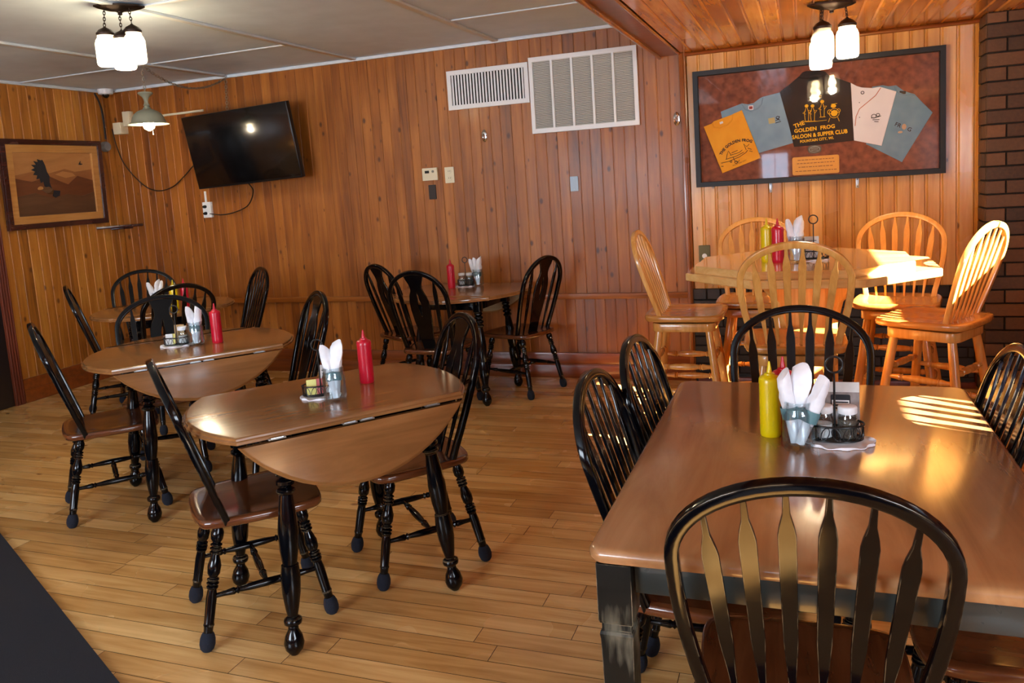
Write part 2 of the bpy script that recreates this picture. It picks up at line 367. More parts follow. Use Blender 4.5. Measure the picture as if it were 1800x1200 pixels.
M['black_brick'] = brickmat('black_glazed_brick', (26, 24, 26), (46, 42, 44), None)
M['brown_brick'] = brickmat('dark_brown_brick', (50, 33, 20), (112, 76, 46), None)
M['mortar'] = noisy('dark_mortar', (24, 18, 14), (36, 28, 22), 80, .9, .3)
M['door'] = noisy('dark_door', (24, 22, 24), (34, 30, 32), 5, .4, .02)

# ------------------------------------------------------------------ room shell
YB, XL, XR, YN, ZW, ZC = 5.66, -5.85, 2.0, -2.6, 2.53, 2.28
def planks(mb, u0, u1, z0, z1, P, pw=.083, g=.0045, d=.0035, seed=0, wide=None):
    rr = random.Random(seed); u = u0
    while u < u1-1e-4:
        wd = min((pw if not wide else wide(u))*rr.uniform(.93, 1.07), u1-u)
        if u1-u-wd < .02: wd = u1-u
        mb.rnd = rr.random()
        xs = [(u, -d), (u+g*.3, -d), (u+g, 0), (u+wd-g, 0), (u+wd-g*.3, -d), (u+wd, -d)]
        lo = [mb.vert(P(x, z0, h)) for x, h in xs]; hi = [mb.vert(P(x, z1, h)) for x, h in xs]
        for i in range(5): mb.face((lo[i], lo[i+1], hi[i+1], hi[i]))
        u += wd
back = lambda x, z, h: (x, YB-h, z)
left = lambda y, z, h: (XL+h, y, z)
mb = MB(); planks(mb, XL, -.76, .62, ZW, back, seed=1); planks(mb, XL, -.76, 0, .62, back, pw=.078, seed=2)
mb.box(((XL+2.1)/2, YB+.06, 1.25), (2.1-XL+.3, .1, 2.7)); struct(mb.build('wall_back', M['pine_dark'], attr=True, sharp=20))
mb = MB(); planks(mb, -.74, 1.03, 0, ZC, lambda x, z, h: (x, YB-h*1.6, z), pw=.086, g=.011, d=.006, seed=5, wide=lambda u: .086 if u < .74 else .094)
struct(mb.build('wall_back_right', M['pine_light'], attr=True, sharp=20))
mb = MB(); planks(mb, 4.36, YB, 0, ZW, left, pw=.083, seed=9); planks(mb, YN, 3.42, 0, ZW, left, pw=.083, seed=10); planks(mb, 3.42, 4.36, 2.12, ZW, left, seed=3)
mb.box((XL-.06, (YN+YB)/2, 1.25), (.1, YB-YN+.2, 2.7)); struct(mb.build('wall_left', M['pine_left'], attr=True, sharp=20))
def wallbox(name, rects, mat):
    mb = MB()
    for c, s_ in rects: mb.box(c, s_)
    return struct(mb.build(name, mat))
# right wall: low daylight window near the street side and a long high window strip
W0, W1, H0, H1 = -2.1, .2, 1.12, 2.02
A0, A1, A2, A3 = 1.62, 1.98, 1.69, 1.87
S0, S1, T0, T1 = 2.90, 4.12, 1.68, 2.12
x = XR+.06
def yz(y0, y1, z0, z1): return ((x, (y0+y1)/2, (z0+z1)/2), (.12, y1-y0, z1-z0))
wallbox('wall_right', [yz(YN-.12, W0, 0, ZC), yz(W0, W1, 0, H0), yz(W0, W1, H1, ZC), yz(W1, A0, 0, ZC), yz(A0, A1, 0, A2), yz(A0, A1, A3, ZC), yz(A1, S0, 0, ZC), yz(S0, S1, 0, T0), yz(S0, S1, T1, ZC), yz(S1, YB+.1, 0, ZC)], M['pine_trim_z'])
yy = YN-.06
def xz(x0, x1, z0, z1): return (((x0+x1)/2, yy, (z0+z1)/2), (x1-x0, .12, z1-z0))
wallbox('wall_front', [xz(XL, -4.25, 0, ZW), xz(-4.25, -1.85, 0, .88), xz(-4.25, -1.85, 2.02, ZW), xz(-1.85, -.68, 0, ZW), xz(-.68, -.18, 0, .9), xz(-.68, -.18, 1.7, ZC+.25), xz(-.18, XR+.12, 0, ZC+.1)], M['pine_trim_z'])
def winframe(name, c, along, wd, ht):
    mb = MB(); A = V((1, 0, 0)) if along == 'x' else V((0, 1, 0))
    for k in (-1, 1):
        s_ = V((.05, .05, ht)); mb.box(V(c)+A*(k*(wd/2-.025)), s_)
        s_ = (A*wd)+V((.05, .05, .05))-A*.05; mb.box(V(c)+V((0, 0, k*(ht/2-.025))), s_)
    mb.box(c, (.012, .012, ht-.1))
    return struct(mb.build(name, M['white']))
winframe('window_1', (x, (W0+W1)/2, (H0+H1)/2), 'y', W1-W0, H1-H0)
winframe('window_2', (-.43, yy, 1.30), 'x', .5, .8)
winframe('window_3', (-3.05, yy, 1.45), 'x', 2.4, 1.14)
winframe('window_4', (x, (A0+A1)/2, (A2+A3)/2), 'y', A1-A0+.09, A3-A2+.09)
winframe('window_5', (x, (S0+S1)/2, (T0+T1)/2), 'y', S1-S0+.09, T1-T0+.09)
mb = MB(); mb.box((2.70, -1.9, 2.12), (1.10, 4.6, .05)); mb.box((4.2, -3.2, 2.12), (1.9, 3.7, .05)); struct(mb.build('trim_90', M['dark']))   # unseen slabs added outside the large window to block most of its sun
# floor: individual strips with butt joints
mb = MB(); rr = random.Random(4); pw = .088; y = YN
while y < YB+.1:
    xx = XL-rr.uniform(0, .8)
    while xx < XR:
        ln = rr.uniform(.5, 1.9); mb.rnd = rr.random(); g = .0012
        a = [mb.vert(p) for p in ((max(xx+g, XL-.1), y+g, 0), (min(xx+ln-g, XR+.1), y+g, 0), (min(xx+ln-g, XR+.1), y+pw-g, 0), (max(xx+g, XL-.1), y+pw-g, 0))]
        mb.face(a); xx += ln
    y += pw
fl = struct(mb.build('floor', M['floor'], attr=True))
mb = MB(); mb.box(((XL+XR)/2, (YN+YB)/2, -.053), (XR-XL+.3, YB-YN+.3, .1)); struct(mb.build('trim_1', M['subfloor']))
# ceilings
mb = MB(); mb.box(((XL-.93)/2, (YN+YB)/2, ZW+.03), (-.93-XL, YB-YN, .06)); struct(mb.build('ceiling', M['ceil']))
def up(u, z, h): return (u, z, ZC+h)
mb = MB(); rr = random.Random(12); u = -.77
while u < XR:
    wd = .083; yv = YN
    while yv < YB:
        ln = rr.choice([1.6, 2.1, 2.6, 3.1])*rr.uniform(.8, 1.1); y1 = min(yv+ln, YB); mb.rnd = rr.random()
        xs = [(u, .006), (u+.002, .006), (u+.010, 0), (u+wd-.008, 0), (u+wd-.001, .006), (u+wd, .006)]
        lo = [mb.vert((a, yv, ZC+h)) for a, h in xs]; hi = [mb.vert((a, y1, ZC+h)) for a, h in xs]
        for i in range(5): mb.face((lo[i], lo[i+1], hi[i+1], hi[i]))
        yv = y1
    u += wd
struct(mb.build('ceiling_wood', M['pine_ceiling'], attr=True, sharp=20))
mb = MB(); mb.box(((-.93+XR)/2, (YN+YB)/2, ZC+.05), (XR+.93, YB-YN, .07)); struct(mb.build('trim_2', M['dark']))
mb = MB(); mb.box((-.925, (YN+YB)/2, (ZC+ZW)/2), (.02, YB-YN, ZW-ZC)); mb.box((-.845, (YN+YB)/2, ZC), (.135, YB-YN, .014), .003)
struct(mb.build('trim_3', M['pine_trim']))
mb = MB(); mb.tube([(-.912, YN, ZC-.012), (-.912, YB, ZC-.012)], .014, 10); mb.tube([(-.778, YN, ZC-.004), (-.778, YB, ZC-.004)], .009, 10); struct(mb.build('trim_4', M['pine_ceiling'], attr=True))
# battens on the painted ceiling
n = 5
for bx in (-4.53, -3.29, -2.10):
    mb = MB(); mb.box((bx, (YN+YB)/2, ZW-.008), (.045, YB-YN, .016), .003); struct(mb.build('trim_%d' % n, M['batten'])); n += 1
for by, x0, x1 in ((4.81, -4.53, -3.29), (3.42, -3.29, -2.1), (4.80, -2.1, -.93), (4.80, XL, -4.53), (2.2, -4.53, -3.29), (2.0, -2.1, -.93)):
    mb = MB(); mb.box(((x0+x1)/2, by, ZW-.004), (x1-x0-.046, .03, .008), .002); struct(mb.build('trim_%d' % n, M['batten'])); n += 1
mb = MB(); mb.box(((XL-.93)/2, YB-.012, ZW-.012), (-.93-XL, .024, .024), .004); struct(mb.build('trim_%d' % n, M['batten'])); n += 1
mb = MB(); mb.box((XL+.012, (YN+YB)/2, ZW-.012), (.024, YB-YN-.03, .024), .004); struct(mb.build('trim_%d' % n, M['batten'])); n += 1
# chair rail, base boards
mb = MB(); mb.box(((XL-.76)/2, YB-.012, .618), (-.76-XL-.03, .024, .042), .004); struct(mb.build('trim_%d' % n, M['rail'])); n += 1
mb = MB(); mb.box(((XL-.76)/2, YB-.011, .145), (-.76-XL-.03, .022, .088), .002); mb.box(((XL-.76)/2, YB-.018, .05), (-.76-XL-.03, .036, .1), .006); mb.tube([(XL+.03, YB-.022, .1), (-.775, YB-.022, .1)], .009, 8)
struct(mb.build('baseboard_back', M['pine_trim']))
mb = MB(); mb.box((XL+.011, (4.45+YB-.03)/2, .145), (.022, YB-.03-4.45, .088), .002); mb.box((XL+.018, (4.45+YB-.03)/2, .05), (.036, YB-.03-4.45, .1), .006); mb.tube([(XL+.022, 4.45, .1), (XL+.022, YB-.04, .1)], .009, 8)
struct(mb.build('baseboard_left', M['pine_trim']))
# upright trim between the two panelling colours, and trims round the honey panel
mb = MB(); mb.box((-.765, YB-.014, ZC/2), (.030, .028, ZC), .004); mb.tube([(-.745, YB-.012, 0), (-.745, YB-.012, ZC)], .010, 8); struct(mb.build('trim_%d' % n, M['pine_trim_z'])); n += 1
mb = MB(); mb.tube([(-.74, YB-.012, ZC-.012), (1.02, YB-.012, ZC-.012)], .013, 8); struct(mb.build('trim_%d' % n, M['pine_trim'])); n += 1
# brick wainscot (black) and brown brick pillar: every course built from bricks
def bricks(mb, u0, u1, z0, z1, P, bw, bh, gap, dep, rng, stag=True, jut=0):
    z = z0; row = 0
    while z < z1-.01:
        u = u0-(bw/2 if (row % 2 and stag) else 0); h = min(bh, z1-z)
        while u < u1-.005:
            a = max(u, u0); b = min(u+bw, u1)
            if b-a > .012:
                mb.rnd = rng.random(); jj = rng.uniform(-.0015, .0015)
                if jut and a == u0 and row % 2: a += jut
                e = .002
                o = [(a+gap/2, z+gap/2), (b-gap/2, z+gap/2), (b-gap/2, z+h-gap/2), (a+gap/2, z+h-gap/2)]
                q = [(o[0][0]+e, o[0][1]+e), (o[1][0]-e, o[1][1]+e), (o[2][0]-e, o[2][1]-e), (o[3][0]+e, o[3][1]-e)]
                mb.rings([[P(*p, 0) for p in o], [P(*p, dep+jj-e) for p in o], [P(*p, dep+jj) for p in q]], cap=False)
                mb.face([len(mb.v)-4, len(mb.v)-3, len(mb.v)-2, len(mb.v)-1])
            u += bw
        z += bh; row += 1
rg = random.Random(8); mb = MB()
bricks(mb, -.74, 1.0, .0, .585, lambda u, z, h: (u, YB-.03-h, z), .20, .0655, .010, .012, rg)
bricks(mb, -.74, 1.0, .585, .665, lambda u, z, h: (u, YB-.03-h, z), .094, .08, .012, .016, rg, stag=False)
mb.cur = 1; mb.box((.13, YB-.017, .33), (1.74, .03, .66))
struct(mb.build('trim_%d' % n, [M['black_brick'], M['mortar']], attr=True)); n += 1
mb = MB()
PX0, PY = 1.015, 5.44
bricks(mb, PX0, XR, 0, ZC, lambda u, z, h: (u, PY+.012-h, z), .215, .082, .010, .012, rg)
bricks(mb, PY+.012, YB, 0, ZC, lambda u, z, h: (PX0+.012-h, u, z), .215, .082, .010, .012, rg, jut=.012)
mb.cur = 1; mb.box(((PX0+.012+XR)/2, (PY+.012+YB)/2, ZC/2), (XR-PX0-.012, YB-PY-.012, ZC))
struct(mb.build('wall_brick_pillar', [M['brown_brick'], M['mortar']], attr=True))
mb = MB(); mb.box((.14, YB-.055, .02), (1.72, .03, .04), .006); struct(mb.build('trim_%d' % n, M['red_trim'])); n += 1
# door on the left wall
mb = MB(); mb.box((XL+.0, 4.405, 1.06), (.05, .09, 2.12), .004)
for k in (-.03, -.01, .012, .032): mb.tube([(XL+.026, 4.405+k, 0), (XL+.026, 4.405+k, 2.1)], .007, 8)
mb.box((XL+.0, 3.375, 1.06), (.05, .09, 2.12), .004); mb.box((XL+.0, 3.89, 2.165), (.05, 1.12, .09), .004)
dr = struct(mb.build('trim_%d' % n, M['red_trim'])); n += 1
mb = MB(); mb.box((XL+.005, 3.89, 1.06), (.03, .938, 2.11), .004); dr = struct(mb.build('door_1', M['door']))
mb = MB()
for zz, hh in ((.5, .7), (1.45, .95)):
    for yy2 in (3.66, 4.1): mb.box((XL+.022, yy2, zz), (.01, .3, hh), .004)
mb.build('panel', M['door'], dr)
mb = MB(); mb.lathe([(0, .026), (.2, .026), (.22, .01), (.6, .01), (.7, .028), (.9, .026), (1, .012)], (XL+.02, 3.5, 1.0), (XL+.085, 3.5, 1.0), 14); mb.build('door_handle', M['brass'], dr)
# entrance mat
a, b = V((-3.606, 2.527)), V((-2.074, 1.757)); d = (b-a).normalized(); nn = V((d.y, -d.x)) if V((d.y, -d.x)).y < 0 else V((-d.y, d.x))
q = [a-d*.9, b+d*3.4, b+d*3.4+nn*1.5, a-d*.9+nn*1.5]
mb = MB(); mb.prism([tuple(p) for p in q], (0, 0, .005), (1, 0, 0), (0, 1, 0), .009, .002)
tag(mb.build('entrance_mat', M['mat']), 'dark navy entrance mat lying on the wooden floor', 'mat')
#@@FURN
# ------------------------------------------------------------------ chairs
TA = math.atan(.314); CA, SA = math.cos(TA), math.sin(TA)
def bowshape(W, zm, zt, zs, b, n=26):
    lo = [(b+(W-b)*math.sin(PI/2*i/10), zs+(zm-zs)*i/10) for i in range(10)]
    upp = [(W*math.cos(PI*i/n), zm+(zt-zm)*math.sin(PI*i/n)) for i in range(n+1)]
    return lo+upp+[(-x, z) for x, z in lo[::-1]]
def backpt(x, z, zs, yb=-.12, off=0):   # a point of the leaning back; off = along the back's own normal
    return V((x, yb-(z-zs)*.314+off*CA, z+off*SA))
def rrect(w, h, c, n=3):
    out = []
    for cx, cy, a in ((w/2-c, h/2-c, 0), (-w/2+c, h/2-c, 90), (-w/2+c, -h/2+c, 180), (w/2-c, -h/2+c, 270)):
        for i in range(n+1): t = math.radians(a+90*i/n); out.append((cx+c*math.cos(t), cy+c*math.sin(t)))
    return out
def bow_mb(P_, zs, zin=.018):
    mb = MB(); pts = [backpt(x, z, zs) for x, z in P_]
    pts[0] = backpt(P_[0][0], zs-zin, zs); pts[-1] = backpt(P_[-1][0], zs-zin, zs)
    mb.sweep(pts, rrect(.027, .023, .003, 2), up=(0, CA, SA)); return mb
def bow_z_at(P_, x):
    best = 0
    for (x0, z0), (x1, z1) in zip(P_, P_[1:]):
        if (x0-x)*(x1-x) <= 0 and x0 != x1: best = max(best, z0+(z1-z0)*(x-x0)/(x1-x0))
    return best
def slat_mb(xb, xt, zt, zs, wmax=.016, wtop=.006, wbot=.007, sh=.075, th=.009):
    # arrow slat: thin neck at the top, shoulder, slow taper down to a round tenon
    L = (zt-zs)/CA; prof = [(-.012, wbot*.8), (.02, wbot*.8), (.10, wbot*1.25), (.35*L, wmax*.86), (L-sh-.05, wmax), (L-sh-.02, wmax*1.0), (L-sh, wmax*.82), (L-sh+.028, wtop*1.15), (L+.004, wtop*.8)]
    if prof[3][0] < .12: prof[3] = (.14, wmax*.86)
    out = []; 
    for s_, w_ in prof: out.append((w_, s_))
    out += [(-w_, s_) for s_, w_ in prof[::-1]]
    O = backpt(xb, zs, zs); T = backpt(xt, zt, zs); W = (T-O).normalized()
    U = W.cross(V((0, CA, SA))).normalized()
    mb = MB(); mb.prism(out, O, U, W, th, .002); return mb
def seat_mb(wf, wb, dep, zs, th=.032, round_=3, dish=.007, squarish=True):
    if squarish: o = [(-wb/2*.72, -dep/2), (wb/2*.72, -dep/2), (wb/2, -dep/2+.05), (wf/2, dep/2-.09), (wf/2*.93, dep/2-.02), (wf/2*.66, dep/2), (0, dep/2+.004), (-wf/2*.66, dep/2), (-wf/2*.93, dep/2-.02), (-wf/2, dep/2-.09), (-wb/2, -dep/2+.05)]
    else: o = [(wf/2*math.cos(t)*(1 if math.sin(t) < 0 else 1.0), dep/2*math.sin(t)) for t in [2*PI*i/12 for i in range(12)]]
    o = smooth_poly(o, 2)
    def R(k, z): return [(x*k, y*k, z) for x, y in o]
    mb = MB()
    rs = [R(.90, zs-th), R(.975, zs-th+.003), R(.998, zs-th+.010), R(1, zs-.010), R(.99, zs-.003), R(.965, zs), R(.85, zs-.002), R(.6, zs-dish), R(.3, zs-dish*1.15), R(.02, zs-dish*.9)]
    mb.rings(rs); return mb
LEGP = [(0, .013), (.03, .015), (.07, .0215), (.12, .0205), (.155, .0125), (.165, .0195), (.175, .0195), (.185, .0125), (.195, .020), (.205, .020), (.215, .0125), (.225, .0195), (.235, .0195), (.245, .0125), (.28, .0165), (.34, .0225), (.40, .021), (.435, .0125), (.445, .0200), (.455, .0200), (.465, .0125), (.475, .0205), (.485, .0205), (.495, .0125), (.505, .0195), (.515, .0195), (.53, .0150), (.60, .0180), (.80, .0165), (.815, .0185), (.83, .0160), (.93, .0145), (1, .013)]
STRP = [(0, .0075), (.12, .009), (.2, .0125), (.22, .009), (.235, .0135), (.25, .009), (.35, .0125), (.5, .014), (.65, .0125), (.75, .009), (.765, .0135), (.78, .009), (.8, .0125), (.88, .009), (1, .0075)]
PADP = [(0, .0165), (.12, .021), (.35, .0255), (.6, .0262), (.85, .0225), (1, .014)]
def chair_base(t, zs, th, legtop, feet, col, legp, pads, strp):
    legs = []
    for (tx, ty), (fx, fy) in zip(legtop, feet):
        top = V((tx, ty, zs-th+.004)); bot = V((fx, fy, .012))
        mb = MB(); mb.lathe(legp, top, bot, 16); lg = mb.build('leg', col, t); legs.append((top, bot))
        if pads:
            d = (top-bot).normalized(); mb = MB(); mb.lathe(PADP, (bot+d*.052), V((fx, fy, 0.0)), 14)
            mb.build('foot_pad', M['felt'], lg)
    def at(i, z): a, b = legs[i]; k = (a.z-z)/(a.z-b.z); return a+(b-a)*k
    return legs, at
def black_chair(kind):
    t = empty('dining_chair'); zs = .44; wd = kind == 'wide'
    if kind == 'arrow': P_ = bowshape(.235, .80, .962, zs, .185); seat_mb(.44, .40, .43, zs).build('seat', M['seat'], t, sharp=50)
    elif wd: P_ = bowshape(.245, .79, .950, zs, .185); seat_mb(.43, .40, .42, zs).build('seat', M['seat'], t, sharp=50)
    else: P_ = bowshape(.205, .78, .962, zs, .17); seat_mb(.43, .38, .42, zs).build('seat', M['seat'], t, sharp=50)
    bow_mb(P_, zs).build('back_frame', M['black'], t, sharp=50)
    if kind == 'arrow':
        for i in range(6):
            k = i-2.5; xt = k*.070; xb = k*.052; slat_mb(xb, xt, bow_z_at(P_, xt)-.010, zs).build('back_slat', M['black'], t)
    else:
        for s_ in (-1, 1): slat_mb(s_*(.13 if wd else .105), s_*(.165 if wd else .135), bow_z_at(P_, .165 if wd else .135)-.010, zs, wmax=.0145, sh=.06).build('back_slat', M['black'], t)
        L = (.95-zs)/CA
        half = [(.046, -.012), (.046, .06), (.052, .12), (.064, .20), (.071, .28), (.069, .34), (.060, .385), (.046, .415), (.042, .435), (.046, .465), (.062, .50), (.074, L)]
        out = [(a, b) for a, b in half]+[(-a, b) for a, b in half[::-1]]
        slot = [(.0, .235), (.006, .265), (.0115, .30), (.0115, .325), (.006, .355), (.004, .385), (.0, .405)]
        hole = slot+[(-a, b) for a, b in slot[-2:0:-1]]
        mb = MB(); mb.prism([out, hole], backpt(0, zs, zs), (-1, 0, 0), (0, -SA, CA), .011, .002); mb.build('back_splat', M['black'], t)
    lt = [(-.15, .13), (.15, .13), (-.145, -.14), (.145, -.14)]; ft = [(-.19, .205), (.19, .205), (-.19, -.225), (.19, -.225)]
    legs, at = chair_base(t, zs, .032, lt, ft, M['black'], LEGP, True, STRP)
    for s_ in (0, 1):
        mb = MB(); mb.lathe(STRP, at(s_, .175), at(s_+2, .175), 12); mb.build('stretcher', M['black'], t)
    mid = [(at(s_, .175)+at(s_+2, .175))/2 for s_ in (0, 1)]
    mb = MB(); mb.lathe(STRP, mid[0], mid[1], 12); mb.build('stretcher', M['black'], t)
    return t
def arrow_place(o, x, y, deg, z=0): o.location = (x, y, z); o.rotation_euler = (0, 0, math.radians(deg)-PI/2)
C_ARROW = black_chair('arrow'); C_SPLAT = black_chair('splat'); C_WIDE = black_chair('wide')
CH_G = 'black dining chairs with brown seats'
chairs = [
 ('a', -.018, 1.640, 93, 'black arrow-back dining chair nearest the camera, at the near end of the rectangular table'),
 ('a', -.030, 2.795, -92, 'black arrow-back dining chair at the far end of the rectangular table'),
 ('a', -.272, 2.035, 1, 'black arrow-back dining chair on the left side of the rectangular table, nearer of two'),
 ('a', -.250, 2.495, -1, 'black arrow-back dining chair on the left side of the rectangular table, farther of two'),
 ('a', .262, 2.400, 180, 'black arrow-back dining chair on the right side of the rectangular table, its bow in view'),
 ('a', .425, 1.955, 180, 'black dining chair nearest on the right of the rectangular table, only its seat in view'),
 ('a', -1.897, 2.268, 47, 'black arrow-back dining chair at the left end of the nearest drop-leaf table'),
 ('s', -1.512, 2.755, -134, 'black splat-back dining chair at the right end of the nearest drop-leaf table'),
 ('a', -3.30, 2.953, 50, 'black arrow-back dining chair at the left end of the middle drop-leaf table'),
 ('s', -2.655, 3.44, -129, 'black splat-back dining chair at the right end of the middle drop-leaf table'),
 ('w', -3.42, 3.46, -52, 'black splat-back dining chair on the far side of the middle drop-leaf table'),
 ('a', -4.68, 4.34, 47, 'black dining chair seen edge-on at the left of the round corner table'),
 ('a', -4.92, 4.84, -52, 'black arrow-back dining chair behind the round corner table, against the left wall'),
 ('a', -4.04, 4.77, -127, 'black arrow-back dining chair at the right of the round corner table'),
 ('a', -4.08, 4.21, 155, 'black arrow-back dining chair in front of the round corner table, behind the splat-back chair'),
 ('s', -2.33, 4.78, 88, 'black splat-back dining chair in front of the drop-leaf table at the back wall'),
 ('s', -2.74, 5.21, 62, 'black splat-back dining chair at the left of the drop-leaf table at the back wall'),
 ('s', -1.925, 5.28, 160, 'black splat-back dining chair at the right of the drop-leaf table at the back wall'),
]
used = set()
for kind, x, y, deg, lab in chairs:
    proto = {'a': C_ARROW, 's': C_SPLAT, 'w': C_WIDE}[kind]
    if kind in used: o = dup(proto, (x, y, 0), 0)
    else: o = proto; used.add(kind)
    arrow_place(o, x, y, deg); tag(o, lab, 'chair', CH_G)
# ------------------------------------------------------------------ oak swivel bar stools
def bar_stool():
    t = empty('bar_stool'); zs = .74
    P_ = bowshape(.215, 1.02, 1.17, zs, .165)
    seat_mb(.43, .42, .42, zs, th=.034).build('seat', M['oak_seat'], t, sharp=50)
    bow_mb(P_, zs).build('back_frame', M['oak'], t, sharp=50)
    for i in range(6):
        k = i-2.5; xt = k*.064; xb = k*.046; slat_mb(xb, xt, bow_z_at(P_, xt)-.010, zs, wmax=.0155, sh=.06).build('back_slat', M['oak'], t)
    mb = MB(); mb.lathe([(0, .09), (1, .09)], (0, 0, .694), (0, 0, .708), 24); mb.build('swivel_plate', M['dark'], t)
    mb = MB(); o = rrect(.33, .33, .05, 4); mb.prism(o, (0, 0, .671), (1, 0, 0), (0, 1, 0), .044, .005); mb.build('seat_frame', M['oak'], t)
    LP = [(0, .019), (.1, .0205), (.5, .0215), (.60, .0215), (.612, .017), (.625, .0225), (.64, .021), (.70, .0175), (.80, .0225), (.86, .0225), (.875, .017), (.89, .0215), (.91, .0185), (1, .0165)]
    tp = [(-.13, .13), (.13, .13), (-.13, -.13), (.13, -.13)]; ft = [(-.215, .215), (.215, .215), (-.215, -.215), (.215, -.215)]; legs = []
    for (a, b), (c, d) in zip(tp, ft):
        mb = MB(); mb.lathe(LP, (a, b, .652), (c, d, 0), 16); mb.build('leg', M['oak'], t); legs.append((V((a, b, .652)), V((c, d, 0))))
    def at(i, z): a, b = legs[i]; k = (a.z-z)/(a.z-b.z); return a+(b-a)*k
    for i, j, zz in ((0, 1, .50), (2, 3, .50), (0, 2, .46), (1, 3, .46), (0, 1, .27), (2, 3, .30), (0, 2, .33), (1, 3, .33)):
        mb = MB(); mb.lathe([(q, r*1.3) for q, r in STRP], at(i, zz), at(j, zz), 12); mb.build('stretcher', M['oak'], t)
    return t
stools = [(-.048, 3.63, 92, 'golden oak bar stool in front of the high octagonal table, its back towards the camera'),
 (-.27, 4.75, -91, 'golden oak bar stool behind the left half of the high octagonal table'),
 (.46, 4.66, -101, 'golden oak bar stool behind the right half of the high octagonal table'),
 (-.610, 4.34, 0, 'golden oak bar stool at the left of the high octagonal table'),
 (.57, 4.15, 149, 'golden oak bar stool at the right of the high octagonal table, sunlit back')]
BS = bar_stool()
for i, (x, y, deg, lab) in enumerate(stools):
    o = BS if i == 0 else dup(BS, (x, y, 0), 0); arrow_place(o, x, y, deg); tag(o, lab, 'stool', 'golden oak bar stools')
# ------------------------------------------------------------------ drop-leaf tables
def chord_outline(a, b, v0, v1, n=60):
    out = []
    for i in range(n):
        t = 2*PI*i/n; u, v = a*math.cos(t), b*math.sin(t)
        out.append((u, v))
    # exact clipping at v0 and v1
    def clip(poly, lim, keep):
        r = []
        for i in range(len(poly)):
            p, q = poly[i-1], poly[i]; ip, iq = keep(p[1], lim), keep(q[1], lim)
            if ip != iq: k = (lim-p[1])/(q[1]-p[1]); r.append((p[0]+k*(q[0]-p[0]), lim))
            if iq: r.append(q)
        return r
    if v0 is not None: out = clip(out, v0, lambda v, l: v >= l)
    if v1 is not None: out = clip(out, v1, lambda v, l: v <= l)
    return out
TLEG = [(0, .020), (.015, .028), (.03, .028), (.042, .018), (.055, .029), (.072, .029), (.085, .018), (.098, .031), (.115, .031), (.128, .018), (.142, .030), (.156, .030), (.17, .021), (.26, .028), (.36, .0335), (.46, .030), (.53, .0235), (.533, .028), (.60, .0325), (.68, .030), (.76, .022), (.80, .017), (.812, .0285), (.825, .030), (.838, .0285), (.85, .017), (.868, .017), (.90, .028), (.94, .0335), (.97, .029), (1, .013)]
def molded(mb, outline, z, k=1):   # top board with a stepped edge
    hw = max(abs(p[0]) for p in outline); hd = max(abs(p[1]) for p in outline)
    def R(c, zz):
        # move inwards by c metres
        if k == 2: return [(p[0]*(1-c/hw), p[1]*(1-c/hd), zz) for p in outline]
        n = len(outline); o = []
        for i in range(n):
            a, b, d = V(outline[i-1]), V(outline[i]), V(outline[(i+1) % n]); e = (d-a)
            if e.length < 1e-6: e = V((1, 0))
            e.normalize(); o.append((b.x-e.y*c, b.y+e.x*c, zz))
        return o
    mb.rings([R(.012, z-.024), R(.001, z-.022), R(0, z-.013), R(.004, z-.011), R(.007, z-.010), R(.008, z-.004), R(.012, z-.001), R(.018, z)])
